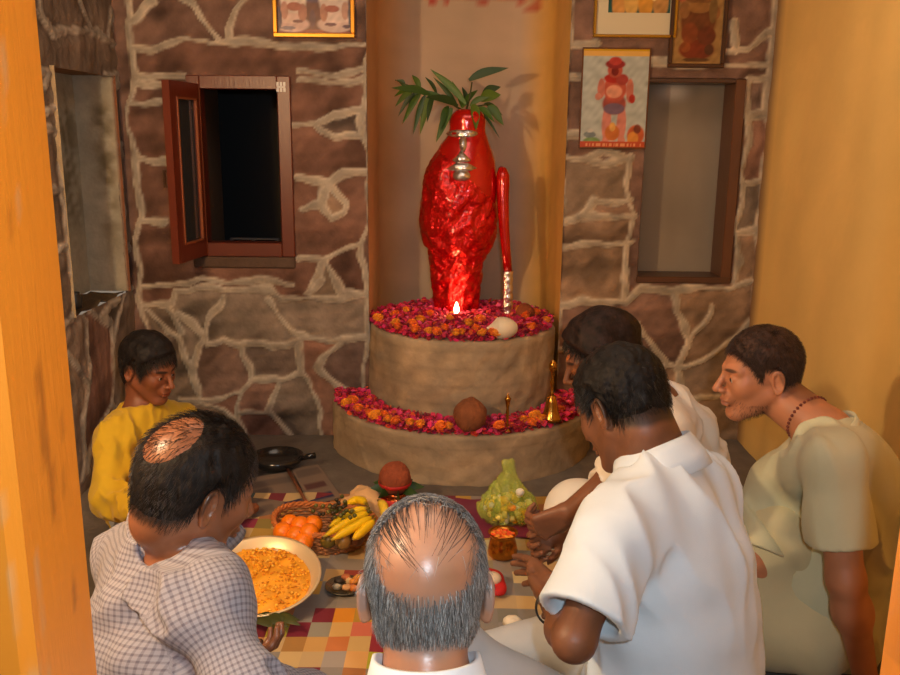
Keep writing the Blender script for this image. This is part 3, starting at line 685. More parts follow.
# ---- boy in the corner
S = dict(hc=D(149,368,2.78), hs=.86, face=(-26,16,0), by=-20, skin=(.22,.075,.035), haircol=(.008,.006,.006), nr=.044, arm=.80, hsz=.85)
S['neck'] = D(142,412,2.82); S['shL'] = D(180,422,2.96); S['shR'] = D(114,438,2.70); S['pel'] = V3(-1.02,2.78,.11); S['mid'] = (S['pel']+S['neck'])/2+V3(-.05,0,0)
S['elR'] = D(110,498,2.60); S['wrR'] = D(172,524,2.42); S['elL'] = S['shL']+V3(.06,.0,-.18); S['wrL'] = S['elL']+V3(.06,-.16,-.03)
S['w'] = [.125,.115,.105,.105,.108,.085,.05]; S['dp'] = [.10,.095,.088,.083,.078,.06,.042]; S['sr']=.044; S['legs'] = dict(spread=.24, fwd=.16, kz=.12)
finish(S); root = empty('person', V3(*S['pel'][:2],0)); props(root, 'boy in a yellow kurta with short black hair, sitting in the stone corner', 'person')
S['stubble']=.9
make_body(S, root, .0026)
k_ = garment(S, root, 'kurta', MATS['yellow_kurta'], off=.016, sleeve_='long', h=.006, seed=63, rs=(.058,.052), cuffr=.044, fold=folds(63,.012,(5,10,18),ridge=.9), extra=[ell(S['pel']+V3(0,0,.06),(.155,.13,.13),k=.06)])
collar(S, k_, MATS['yellow_kurta'], rn=.053, hgt=.016, gap=16, fold=False)
trousers(S, root, MATS['pale_pyjama'], off=.016, seed=65, name='pyjama')
eyes(S, root)
st = [strands(S, 4200, haircond('std', -.004), lambda L,N: radial((0,-.05,.12),.2)(L,N)+V3(0,.3,0)*(L[:,1:2]>.02), .032, .0009, DARK, out=.25, jit=.28, seed=52, lift=.004)]
put_hair(S, root, hair_cap(S, lambda L: np.interp(L[...,2],[-.06,0,.05,.1],[.004,.010,.016,.018]), 71, rough=.002, freq=(12,30)), st, base=(.010,.008,.008))
# ---------------------------------------------------------------- the room
def s2l(*c): c = np.array(c,float)/255; return np.where(c<=.04045, c/12.92, ((c+.055)/1.055)**2.4)
YB = 3.80; XL = -1.40; XR = 1.32; ZC = 2.50; YF = .90
mat('stone', (1,1,1), .85, vcol=True, var=.22, vscale=9, bump=.5, bscale=45, spec=.2)
mat('plaster', (1,1,1), .55, vcol=True, var=.05, vscale=3, bump=.12, bscale=25, spec=.35)
mat('cement', (1,1,1), .8, vcol=True, var=.16, vscale=11, bump=.5, bscale=30, spec=.25)
mat('painted_wood', (1,1,1), .35, vcol=True, var=.06, vscale=4, bump=.08, bscale=14, aniso=(8,8,1), spec=.5)
mat('plain', (1,1,1), .6, vcol=True)
mat('satin', (1,1,1), .35, vcol=True)
def dseg(U, V_, a, b):
    a = np.array(a); b = np.array(b); ba = b-a; L = max(ba@ba,1e-9); h = np.clip(((U-a[0])*ba[0]+(V_-a[1])*ba[1])/L, 0, 1)
    return np.hypot(U-a[0]-h*ba[0], V_-a[1]-h*ba[1])
def stone_wall(name, u0, u1, v0, v1, to3, lines, holes, step, palette, seed, tint=(1,1,1)):
    nu = int((u1-u0)/step)+1; nv = int((v1-v0)/step)+1; u = np.linspace(u0,u1,nu); v = np.linspace(v0,v1,nv)
    U, Vv = np.meshgrid(u, v, indexing='ij'); P0 = np.stack([U,Vv,0*U],-1)
    wx = wavef(seed,(2,5,12),(1,.7,.4)); wy = wavef(seed+1,(2,5,12),(1,.7,.4)); Uw = U+.010*wx(P0); Vw = Vv+.010*wy(P0)
    dist = np.full(U.shape, 9.)
    for L in lines:
        for a, b in zip(L[:-1], L[1:]): dist = np.minimum(dist, dseg(Uw,Vw,a,b))
    hw = .0145*(1+.30*wavef(seed+2,(3,9),(1,.6))(P0))
    free = dist > .009; lab = np.full(U.shape, -1); cur = 0
    idx = np.arange(U.size).reshape(U.shape); lab = np.where(free, idx, -1)
    for _ in range(400):
        n = lab.copy()
        for ax in (0,1):
            for sh in (1,-1):
                r = np.roll(lab, sh, ax)
                if ax==0: (r.__setitem__((0 if sh==1 else -1,), -1))
                else: r[:,0 if sh==1 else -1] = -1
                n = np.where(free & (r>n), r, n)
        n = np.where(n>=0, n.ravel()[np.maximum(n,0)], n)
        if (n==lab).all(): break
        lab = n
    g = np.random.default_rng(seed); ids = np.unique(lab); rnd = {i: g.random(4) for i in ids}
    pal = np.array(palette); R_ = np.zeros(U.shape+(3,)); tone = np.zeros(U.shape)
    look = np.array([rnd[i] for i in ids]); inv = np.searchsorted(ids, lab); rr = look[inv]
    t = rr[...,0]*(len(pal)-1.001); i0 = t.astype(int); fr = (t-i0)[...,None]
    stone = pal[i0]*(1-fr)+pal[np.minimum(i0+1,len(pal)-1)]*fr; stone *= (.8+.4*rr[...,1:2])
    mott = wavef(seed+3,(3,7,16),(1,.8,.6))(P0); stone *= (1+.16*mott)[...,None]
    dark = np.clip(wavef(seed+4,(2,5,11),(1,.8,.6))(P0)-.7,0,1)[...,None]; stone = stone*(1-.45*dark)
    m = np.clip((hw-dist)/.005+.5, 0, 1)[...,None]
    mc = np.array(s2l(176,166,150))*(1+.14*wavef(seed+5,(6,15),(1,.7))(P0))[...,None]
    edge = np.exp(-((dist-hw*.75)/.004)**2)[...,None]; mc = mc*(.86+.3*edge)
    col = (stone*(1-m)+mc*m)*np.array(tint)
    hgt = np.where(dist<hw, .010*np.sqrt(np.clip(1-(dist/hw)**2,0,1))+.001, 0)+.006*np.clip((dist-hw)/.03,0,1)+.003*mott
    P = to3(U, Vv, hgt)
    ii = (np.arange(nu-1)[:,None]*nv+np.arange(nv-1)[None,:])
    cu = (u[:-1]+u[1:])/2; cv = (v[:-1]+v[1:])/2; ok = np.ones(ii.shape,bool)
    for (a,b,c,d) in holes: ok &= ~((cu[:,None]>a)&(cu[:,None]<b)&(cv[None,:]>c)&(cv[None,:]<d))
    q = np.stack([ii, ii+nv, ii+nv+1, ii+1], -1)[ok]
    return P.reshape(-1,3), q, np.clip(col.reshape(-1,3),0,1)
def pxs(l, **kw):
    out = []
    for L in l:
        L = [W(x,y,**kw) for x,y in L]; out.append([(p[0] if 'y' in kw else p[1], p[2]) for p in L])
    return out
back = [[(129,0),(126,27),(132,67),(135,147),(138,222),(141,300),(144,331),(147,380),(146,440)],
 [(129,47),(222,44),(267,46),(367,46)],[(184,0),(220,42)],[(249,0),(227,42)],[(153,0),(129,20)],[(136,76),(187,78)],[(136,84),(165,86)],[(295,74),(367,73)],[(295,82),(367,81)],
 [(136,104),(162,102)],[(138,160),(165,160)],[(140,220),(165,220)],[(296,126),(320,127),(338,116),(367,111)],[(320,127),(338,139),(367,140)],
 [(298,182),(327,186),(340,178),(367,174)],[(327,186),(316,206),(327,218),(340,213),(342,204),(329,189)],[(316,206),(298,208)],
 [(298,260),(327,261),(355,247),(367,244)],[(327,261),(307,293)],[(329,262),(342,291),(367,295)],[(367,0),(367,150),(367,300),(366,400),(365,450)],[(144,284),(178,281),(293,284)],
 [(144,302),(172,300),(176,288)],[(176,288),(271,291),(283,297),(310,297),(364,294)],[(310,297),(321,280)],[(344,294),(338,280)],
 [(147,307),(164,331),(176,336),(195,378),(202,393)],[(167,305),(178,331)],[(203,342),(193,373)],[(176,311),(198,331),(205,339)],[(220,297),(206,322),(205,339),(209,346)],
 [(209,346),(228,340),(245,346),(271,346),(299,342),(338,340),(364,340)],[(269,300),(288,325),(304,338)],[(245,347),(250,376),(243,388),(217,397),(186,398)],
 [(250,378),(276,378),(300,374),(300,347)],[(337,343),(316,370),(344,391),(365,398)],[(276,381),(266,407),(299,443),(327,442)],[(243,388),(235,415),(245,440)],[(266,411),(237,411)],
 [(310,387),(324,412),(324,438)],[(300,374),(310,387)],[(186,398),(223,404),(237,421)],
 [(567,0),(566,44),(560,200),(556,300),(556,440)],[(564,44),(596,44)],[(564,78),(582,78)],[(562,133),(580,133)],
 [(562,158),(584,158),(602,151),(629,156)],[(584,158),(602,165),(629,158)],[(560,218),(584,213),(593,202),(631,200)],[(584,215),(631,215)],[(560,242),(631,242)],[(631,151),(624,300)],
 [(645,62),(700,66),(771,66)],[(722,49),(749,47),(771,31)],[(731,20),(735,49)],[(747,82),(771,80)],[(744,120),(767,118)],[(740,184),(762,182)],[(735,231),(760,229)],
 [(776,0),(769,89),(762,200),(756,300),(748,400)],[(747,82),(736,280)],[(558,302),(627,302),(642,294)],[(642,294),(731,288),(750,282)],[(677,294),(673,313),(689,344)],
 [(708,306),(689,340),(677,367),(716,356)],[(637,321),(642,333),(666,363),(677,367)],[(716,356),(750,325)],[(556,350),(600,346),(642,333)],[(677,367),(690,400),(740,395)],[(556,400),(620,395),(666,363)],
 [(620,395),(640,440)],[(690,400),(680,440)]]
bl = pxs(back, y=YB)+[[(-1.4,2.15),(-.9,2.2),(-.36,2.12)],[(-.9,2.2),(-.85,2.5)],[(-1.1,2.18),(-1.2,1.9)],[(.48,2.1),(.9,2.16),(1.32,2.1)],[(.9,2.16),(.8,2.5)],[(1.1,2.13),(1.05,1.95)]]
PAL = [s2l(112,82,72), s2l(136,102,86), s2l(124,100,90), s2l(150,126,104), s2l(128,116,104), s2l(102,82,76)]
NX0, NX1 = -.357, .482
WIN = (-1.10,-.688,.79,1.565); ALC = (.815,1.225,.735,1.585)
V_, Q_, c_ = stone_wall('wall_back', XL-.03, XR+.03, 0, ZC, lambda U,V,h: np.stack([U, YB-h, V],-1), bl, [(NX0,NX1,-1,9), WIN, ALC], .0085, PAL, 3)
warm_light = np.clip((V_[:,0]+.2)/1.0, 0, 1)[:,None]; c_ = c_*(1-warm_light)+c_*warm_light*np.array([1.18,1.12,1.0])  # warmer light on the right-hand stones painted into their colour
b = MB(); 
def grid(b, P00, P10, P01, nu, nv, colf, inv=False, disp=None):
    P00,P10,P01 = map(lambda a: np.array(a,float),(P00,P10,P01)); s,t = np.meshgrid(np.linspace(0,1,nu+1),np.linspace(0,1,nv+1),indexing='ij')
    P = P00+s[...,None]*(P10-P00)+t[...,None]*(P01-P00)
    if disp is not None: P = P+disp(P)
    P = P.reshape(-1,3); Fs = []
    for i in range(nu):
        for j in range(nv):
            a = i*(nv+1)+j; f = (a, a+nv+1, a+nv+2, a+1); Fs.append(f[::-1] if inv else f)
    b.add(P, Fs, colf(P) if callable(colf) else colf)
# the recess that holds the altar, with rounded inner corners
zs = np.linspace(0,ZC,90); prof = [(NX0,YB-.016)]+[(NX0,YB+.1*i) for i in range(5)]
for a in np.linspace(0,90,7): prof.append((NX0+.16*(1-math.cos(math.radians(a))), YB+.50+.16*math.sin(math.radians(a))))
for x in np.linspace(NX0+.19, NX1-.19, 34): prof.append((x, YB+.665))
for a in np.linspace(90,0,7): prof.append((NX1-.16*(1-math.cos(math.radians(a))), YB+.50+.16*math.sin(math.radians(a))))
prof += [(NX1,YB+.1*i) for i in (4,3,2,1,0)]; prof.append((NX1,YB-.016)); prof = np.array(prof)
Pn = np.array([[(x,y,z) for z in zs] for x,y in prof]); k = len(zs); Fn = [(i*k+j,i*k+j+1,(i+1)*k+j+1,(i+1)*k+j) for i in range(len(prof)-1) for j in range(k-1)]
Pf = Pn.reshape(-1,3); yw = np.array(s2l(232,184,96)); gy = np.array(s2l(196,176,150)); tn = np.array(s2l(204,160,112))
e = np.clip((np.minimum(NX1-Pf[:,0],Pf[:,0]-NX0)-.03)/.13,0,1)[:,None]; side = (Pf[:,0:1]>0); cn = np.where(side, yw, tn)*(1-e)+gy*e
cn *= (1+.05*wavef(77,(2,5,9),(1,.7,.5))(Pf))[:,None]
for (px,py,qx,qy,r) in [(431,-3,434,3,.018),(445,-4,447,3,.012),(470,-5,486,4,.014),(519,-2,527,9,.016),(534,-2,537,8,.012),(500,-6,520,-2,.015),(425,-8,560,-7,.02),(430,3,433,0,.01)]:
    a_ = W(px,py,y=YB+.665); b_ = W(qx,qy,y=YB+.665); dd = dseg(Pf[:,0],Pf[:,2],a_[[0,2]],b_[[0,2]]); m = (np.clip(1.4-dd/r,0,1)*(Pf[:,1]>YB+.6))[:,None]; cn = cn*(1-.8*m)+np.array(s2l(190,50,30))*.8*m
b.add(Pf, Fn, cn)
# window recess and alcove recess
def recess(b, h, dep, colside, colback, floorc=None, backf=None):
    x0,x1,z0,z1 = h; YB = globals()['YB']-.016; dep += .016
    b.add([(x0,YB,z0),(x0,YB+dep,z0),(x0,YB+dep,z1),(x0,YB,z1)],[(0,1,2,3)],colside); b.add([(x1,YB,z0),(x1,YB,z1),(x1,YB+dep,z1),(x1,YB+dep,z0)],[(0,1,2,3)],colside)
    b.add([(x0,YB,z1),(x0,YB+dep,z1),(x1,YB+dep,z1),(x1,YB,z1)],[(0,1,2,3)],colside); b.add([(x0,YB,z0),(x1,YB,z0),(x1,YB+dep,z0),(x0,YB+dep,z0)],[(0,1,2,3)],floorc if floorc is not None else colside)
    if colback is not None: grid(b, (x0,YB+dep,z0),(x1,YB+dep,z0),(x0,YB+dep,z1),30,60, backf or colback)
recess(b, WIN, .45, s2l(96,80,68), None)
def alcback(P):
    c = np.repeat(np.array([s2l(150,138,118)]),len(P),0); u=(P[:,0]-ALC[0])/(ALC[1]-ALC[0]); v=(P[:,2]-ALC[2])/(ALC[3]-ALC[2])
    c *= (1+.05*wavef(5,(1.5,4,9),(1,.6,.5),(1.5,1,.5))(P))[:,None]
    soot = np.clip((v-.72)/.25,0,1)*(.6+.4*np.clip(wavef(6,(3,7))(P),-1,1)); c *= (1-.45*soot)[:,None]  # alcove back gets unevenly darker towards the top
    pale = np.exp(-((u-.35)/.16)**2-((v-.94)/.04)**2)*.35; c += pale[:,None]  # light reflection on the alcove back, painted in as a pale patch
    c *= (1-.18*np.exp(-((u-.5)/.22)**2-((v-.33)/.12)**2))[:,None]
    return np.clip(c,0,1)
recess(b, ALC, .16, s2l(120,84,56), 1, s2l(96,66,44), alcback)
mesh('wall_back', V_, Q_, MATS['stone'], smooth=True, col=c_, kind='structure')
b.build('wall_recess', MATS['plaster'], kind='structure')
# left wall, facing +X
left = [[(37,12),(53,25),(89,33),(102,36),(126,49)],[(80,0),(89,30)],[(111,9),(104,36)],[(111,9),(116,36)],[(41,0),(41,15)],[(41,71),(49,71),(46,89)],[(46,114),(59,104)],[(57,70),(59,110),(62,198),(68,250),(76,316)],
 [(104,74),(127,74)],[(104,84),(129,84)],[(113,145),(127,142)],[(118,145),(129,184)],[(118,247),(135,250)],[(124,290),(118,322),(113,340)],[(138,287),(124,291)],[(78,310),(87,325),(89,370)],[(99,316),(111,325),(111,370)],
 [(67,322),(78,313),(99,316),(118,300)],[(67,360),(86,385),(81,417),(86,471)],[(88,370),(88,385)],[(111,332),(113,403),(120,420)],[(79,478),(97,431),(113,403)],[(47,192),(60,190)],[(57,250),(70,240)],[(120,180),(124,247)],[(118,247),(124,290)],[(40,130),(60,135)]]
ll = pxs(left, x=XL)+[[(3.0,1.4),(2.6,1.2),(2.2,1.35),(1.5,1.3),(.9,1.4)],[(2.6,1.2),(2.5,.7),(2.7,.3),(2.6,0)],[(2.5,.7),(1.8,.75),(1.2,.6)],[(1.8,.75),(1.9,1.33)],[(1.2,.6),(1.1,1.35)],[(1.8,.75),(1.7,0)],[(3.0,1.4),(2.9,2.0),(3.2,2.5)],[(2.9,2.0),(2.1,2.1),(1.2,2.0)],[(2.2,1.35),(2.1,2.1)],[(3.3,.75),(3.0,.6),(2.5,.7)]]
LA0,LA1 = W(57,150,x=XL)[1], W(119,180,x=XL)[1]; LZ0,LZ1 = W(80,314,x=XL)[2], W(90,72,x=XL)[2]
V_, Q_, c_ = stone_wall('wall_left', YF-.02, YB+.03, 0, ZC, lambda U,V,h: np.stack([XL+h, U, V],-1), ll, [(LA0,LA1,LZ0,LZ1)], .011, PAL, 13, (.92,.92,.95))
b = MB(); d_ = .16
def lback(P):
    c = np.repeat(np.array([s2l(176,170,152)]),len(P),0); n = wavef(15,(4,10,22),(1,.8,.5))(P); u=(P[:,1]-LA0)/(LA1-LA0); v=(P[:,2]-LZ0)/(LZ1-LZ0)
    st = np.exp(-((u-.80)/.20)**2)*np.clip((v-.15)/.3,0,1)*np.clip((.98-v)/.12,0,1)*np.clip(.5+.7*n,0,1); c = c*(1-.75*st[:,None])+np.array(s2l(92,78,46))*.75*st[:,None]; return c
sd = s2l(150,120,98)
def lrev(P):
    c = np.repeat(np.array([s2l(176,168,148)]),len(P),0); n = wavef(17,(5,12,26),(1,.8,.5))(P); u=(P[:,0]-(XL-d_))/(d_+.016); v=(P[:,2]-LZ0)/(LZ1-LZ0)
    st = np.exp(-((u-.62)/.25)**2)*np.clip((v-.12)/.3,0,1)*np.clip((.96-v)/.12,0,1)*np.clip(.55+.6*n,0,1); c = c*(1-.75*st[:,None])+np.array(s2l(92,78,46))*.75*st[:,None]
    e = np.clip((u-.90)/.04,0,1)[:,None]; return c*(1-e)+np.array(s2l(140,92,66))*e
grid(b,(XL-d_,LA0,LZ0),(XL-d_,LA1,LZ0),(XL-d_,LA0,LZ1),40,60,lback)
b.add([(XL+.016,LA0,LZ0),(XL-d_,LA0,LZ0),(XL-d_,LA0,LZ1),(XL+.016,LA0,LZ1)],[(0,1,2,3)],s2l(170,150,120))
grid(b,(XL-d_,LA1,LZ0),(XL+.016,LA1,LZ0),(XL-d_,LA1,LZ1),24,60,lrev)
b.add([(XL,LA0,LZ1),(XL-d_,LA0,LZ1),(XL-d_,LA1,LZ1),(XL,LA1,LZ1)],[(0,1,2,3)],sd); grid(b,(XL,LA0,LZ0),(XL,LA1,LZ0),(XL-d_,LA0,LZ0),20,10,s2l(92,76,56),disp=lambda P: np.stack([0*P[...,0],0*P[...,0],.006*wavef(3,(6,14))(P)],-1))
off = len(V_); mesh('wall_left', np.vstack([V_]+b.v), [tuple(f) for f in Q_]+[tuple(i+off for i in f) for f in b.f], MATS['stone'], col=np.vstack([c_]+b.c), kind='structure')
# right wall: ochre plaster
b = MB(); wn = wavef(91,(1,2.5,6),(1,.7,.4),(1,1,.5))
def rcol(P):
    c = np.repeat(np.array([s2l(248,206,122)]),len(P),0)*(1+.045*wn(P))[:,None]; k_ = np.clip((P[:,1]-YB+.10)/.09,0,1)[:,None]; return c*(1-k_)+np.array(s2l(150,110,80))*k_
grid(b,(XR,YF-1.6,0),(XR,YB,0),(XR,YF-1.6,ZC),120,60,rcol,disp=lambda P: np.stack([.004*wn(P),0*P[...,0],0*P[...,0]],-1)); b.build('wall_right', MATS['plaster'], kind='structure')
# floor, ceiling, front wall with the doorway
b = MB(); fn_ = wavef(33,(1,3,8),(1,.7,.5))
grid(b,(XL-.2,-1.9,0),(XR+.1,-1.9,0),(XL-.2,YB+.75,0),50,100,lambda P: np.array([s2l(112,104,96)])*(1+.12*fn_(P))[:,None]); b.build('floor', MATS['cement'], kind='structure')
b = MB(); b.box((XL-.2,YF-.12,ZC),(XR+.1,YB+.75,ZC+.1),s2l(170,150,125)); b.build('ceiling', MATS['plaster'], smooth=False, kind='structure')
JX0, JX1 = -.406, .502
b = MB(); b.box((XL-.1,YF-.13,0),(JX0-.075,YF-.02,ZC),s2l(205,160,90)); b.box((JX1+.075,YF-.13,0),(XR,YF-.02,ZC),s2l(205,160,90)); b.box((JX0-.075,YF-.13,2.12),(JX1+.075,YF-.02,ZC),s2l(205,160,90)); b.build('wall_front', MATS['plaster'], smooth=False, kind='structure')
def jc(P):
    c = np.repeat(np.array([s2l(230,138,38)]),len(P),0); n = wavef(45,(5,14,40),(1,.8,.6),(2,2,.4))(P); fr = (P[:,1]<YF-.125)*.9; w_ = np.clip(n-1.35+fr*.9,0,.55)[:,None]; c = c*(1-w_)+np.array(s2l(205,160,110))*w_
    dk = np.clip(-n-1.7,0,.5)[:,None]; c = c*(1-dk)+np.array(s2l(120,60,25))*dk; return c
root = empty('door_1', (.05,YF,0), kind='structure')
for x0,x1,nm in ((JX0-.08,JX0,'door_jamb'),(JX1,JX1+.08,'door_jamb')):
    b = MB(); y0,y1 = YF-.14,YF
    ch = .012; xs = [(x0,y0+ch),(x0+ch,y0),(x1-ch,y0),(x1,y0+ch),(x1,y1),(x0,y1)]; zz = np.linspace(0,2.05,140)
    for i in range(6):
        a_,c2 = xs[i],xs[(i+1)%6]; nn = 14 if i in (3,1) else 2
        grid(b,(*a_,0),(*c2,0),(*a_,2.05),nn,140,jc)
    b.build(nm, MATS['painted_wood'], root)
b = MB(); b.box((JX0-.08,YF-.14,2.05),(JX1+.08,YF,2.13),s2l(230,138,38),.006); b.build('door_head', MATS['painted_wood'], root, smooth=False)
# ---- window
root = empty('window_1', ((WIN[0]+WIN[1])/2,YB,WIN[2]), kind='structure'); wd = s2l(98,42,28); b = MB(); x0,x1,z0,z1 = WIN; x0-=.012; x1+=.012; z1+=.012; t=.057; yf0,yf1 = YB-.018,YB+.06
b.box((x0,yf0,z0+.03),(x0+t,yf1,z1),wd,.004); b.box((x1-t,yf0,z0+.03),(x1,yf1,z1),wd,.004); b.box((x0+t,yf0,z1-.055),(x1-t,yf1,z1),wd,.003); b.box((x0+t,yf0,z0+.03),(x1-t,yf1,z0+.09),wd,.003); b.build('window_frame', MATS['painted_wood'], root, smooth=False)
b = MB(); b.box((WIN[0]-.02,YB-.02,z0-.02),(WIN[1]+.01,YB+.08,z0+.028),s2l(92,74,62),.006); b.build('window_sill', MATS['stone'], root, smooth=False)
hx, hy = x0+t+.0, YB+.01; an = math.radians(8); du = V3(-math.sin(an),-math.cos(an),0); dn = V3(math.cos(an),-math.sin(an),0); sw=.30; sz0,sz1 = z0+.035,z1-.035
def sbox(b, u0,u1,n0,n1,za,zb,c,**k):
    P = [V3(hx,hy,0)+du*u+dn*n+V3(0,0,z) for u in (u0,u1) for n in (n0,n1) for z in (za,zb)]; b.add(P,[(0,1,3,2),(4,6,7,5),(0,4,5,1),(2,3,7,6),(0,2,6,4),(1,5,7,3)],c)
b = MB(); wd2=s2l(108,46,28); sbox(b,0,.055,-.03,0,sz0,sz1,wd2); sbox(b,sw-.06,sw,-.03,0,sz0,sz1,wd2); sbox(b,.055,sw-.06,-.03,0,sz0,sz0+.07,wd2); sbox(b,.055,sw-.06,-.03,0,sz1-.06,sz1,wd2)
for (u0,u1,za,zb) in ((.055,.063,sz0+.07,sz1-.06),(sw-.068,sw-.06,sz0+.07,sz1-.06),(.055,sw-.06,sz0+.07,sz0+.078),(.055,sw-.06,sz1-.068,sz1-.06)): sbox(b,u0,u1,-.006,.004,za,zb,s2l(150,84,52))
sash = b.build('sash', MATS['painted_wood'], root, smooth=False)
b = MB(); sbox(b,.058,sw-.063,-.017,-.013,sz0+.072,sz1-.062,(.05,.05,.05)); b.build('pane', mat('dark_glass',(1,1,1),.12,vcol=True,spec=.6), sash, smooth=False)
b = MB(); sbox(b,sw-.004,sw+.006,-.045,-.038,1.13,1.20,s2l(70,45,30)); sbox(b,sw-.004,sw+.004,-.045,-.03,1.13,1.14,s2l(70,45,30)); sbox(b,sw-.004,sw+.004,-.045,-.03,1.19,1.20,s2l(70,45,30)); b.build('handle', MATS['satin'], sash, smooth=False)
b = MB(); c_ = W(281,87,y=yf0)
for dx,dz in ((-.014,.012),(0,.012),(.014,.012),(-.014,-.012),(0,-.012),(.014,-.012)): b.box((c_[0]+dx-.005,yf0-.002,c_[2]+dz-.008),(c_[0]+dx+.005,yf0,c_[2]+dz+.008),(.8,.8,.78))
b.box((c_[0]-.018,yf0-.002,c_[2]-.003),(c_[0]+.018,yf0,c_[2]+.003),(.8,.8,.78)); b.build('painted_mark', MATS['plain'], root, smooth=False)
# store room behind the window, its darkness put into near-black wall colour
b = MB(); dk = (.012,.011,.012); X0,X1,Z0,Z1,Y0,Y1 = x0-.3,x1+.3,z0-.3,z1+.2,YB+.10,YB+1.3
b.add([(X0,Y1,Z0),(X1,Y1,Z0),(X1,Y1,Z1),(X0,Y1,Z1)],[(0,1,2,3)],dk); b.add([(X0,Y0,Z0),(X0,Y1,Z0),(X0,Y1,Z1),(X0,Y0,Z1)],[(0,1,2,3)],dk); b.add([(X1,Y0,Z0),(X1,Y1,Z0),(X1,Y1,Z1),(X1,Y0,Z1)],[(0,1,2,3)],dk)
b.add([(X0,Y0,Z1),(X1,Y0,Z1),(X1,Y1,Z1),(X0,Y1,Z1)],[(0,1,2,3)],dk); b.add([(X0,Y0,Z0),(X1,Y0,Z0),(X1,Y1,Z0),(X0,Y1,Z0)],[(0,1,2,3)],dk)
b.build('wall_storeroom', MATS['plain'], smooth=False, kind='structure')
b = MB(); p=W(232,238,y=YB+.40); q=W(281,246,y=YB+.40); b.box((p[0],YB+.36,q[2]-.01),(q[0],YB+.50,q[2]+.006),s2l(62,62,70),.003); b.box((p[0],YB+.36,p[2]-.004),(q[0],YB+.375,p[2]+.006),s2l(62,62,70),.003)
for f in (0,.45,.93): b.box((p[0]+f*(q[0]-p[0]),YB+.36,q[2]),(p[0]+f*(q[0]-p[0])+.012,YB+.375,p[2]),s2l(62,62,70))
b.build('metal_rack', MATS['plain'], smooth=False, label='dim grey metal rack behind the open window in the dark', cat='rack')
# alcove woodwork
b = MB(); x0,x1,z0,z1 = ALC; wc = s2l(104,66,42); b.box((x1-.045,YB-.012,z0),(x1,YB+.15,z1),wc,.004); b.box((x0,YB-.010,z1-.018),(x1-.045,YB+.15,z1),s2l(84,60,46),.003); b.box((x0-.005,YB-.018,z0-.012),(x1,YB+.15,z0+.016),s2l(88,58,40),.004); b.build('trim_1', MATS['painted_wood'], smooth=False, kind='structure')
# ---- pictures
def picture(name, px0, py0, px1, py1, fw, fc, paint, label, cat, mw=0, mc=None, depth=.022, ztop=None, tilt=0, kind_=None):
    a = W(px0,py0,y=YB-.03); c = W(px1,py1,y=YB-.03); x0,x1 = a[0],c[0]; z0,z1 = c[2], (ztop if ztop else a[2]); y1 = YB-.014; y0 = y1-depth
    root = empty(name, ((x0+x1)/2,y1,z0), label=label, cat=cat)
    b = MB()
    for q in ((x0,z0,x1,z0+fw),(x0,z1-fw,x1,z1),(x0,z0+fw,x0+fw,z1-fw),(x1-fw,z0+fw,x1,z1-fw)): b.box((q[0],y0,q[1]),(q[2],y1,q[3]),fc,min(.003,fw*.3))
    b.box((x0+fw*.5,y1-.004,z0+fw*.5),(x1-fw*.5,y1,z1-fw*.5),(.08,.06,.05)); b.build('frame', MATS['gilt'] if kind_ else MATS['satin'], root, smooth=False)
    if mw:
        b = MB(); yy = y1-.008; X0,X1,Z0,Z1 = x0+fw,x1-fw,z0+fw,z1-fw
        for q in ((X0,Z0,X1,Z0+mw),(X0,Z1-mw,X1,Z1),(X0,Z0+mw,X0+mw*.55,Z1-mw),(X1-mw*.2,Z0+mw,X1,Z1-mw)): b.box((q[0],yy,q[1]),(q[2],yy+.003,q[3]),mc)
        b.build('mount', MATS['plain'], root, smooth=False)
    b = MB(); grid(b,(x0+fw*.6,y1-.006,z0+fw*.6),(x1-fw*.6,y1-.006,z0+fw*.6),(x0+fw*.6,y1-.006,z1-fw*.6),70,100,lambda P: paint((P[:,0]-x0)/(x1-x0),(z1-P[:,2])/(z1-z0),P)); b.build('print', MATS['glossy_print'], root, smooth=False)
mat('gilt',(1,1,1),.3,metal=.7,vcol=True); mat('glossy_print',(1,1,1),.25,vcol=True,spec=.5)
def blobs(base, L):
    def f(u,v,P):
        c = np.repeat(np.array([base],float),len(u),0)
        for (x,y,rx,ry,col) in L:
            d = 1-np.sqrt(((u-x)/rx)**2+((v-y)/ry)**2); m = np.clip(d*6,0,1)[:,None]; c = c*(1-m)+np.array(col)*m
        n = wavef(8,(20,45),(1,.8))(P); return np.clip(c*(1+.10*n)[:,None],0,1)
    return f
S_=s2l
skinp=S_(196,120,96); wht=S_(206,190,184)
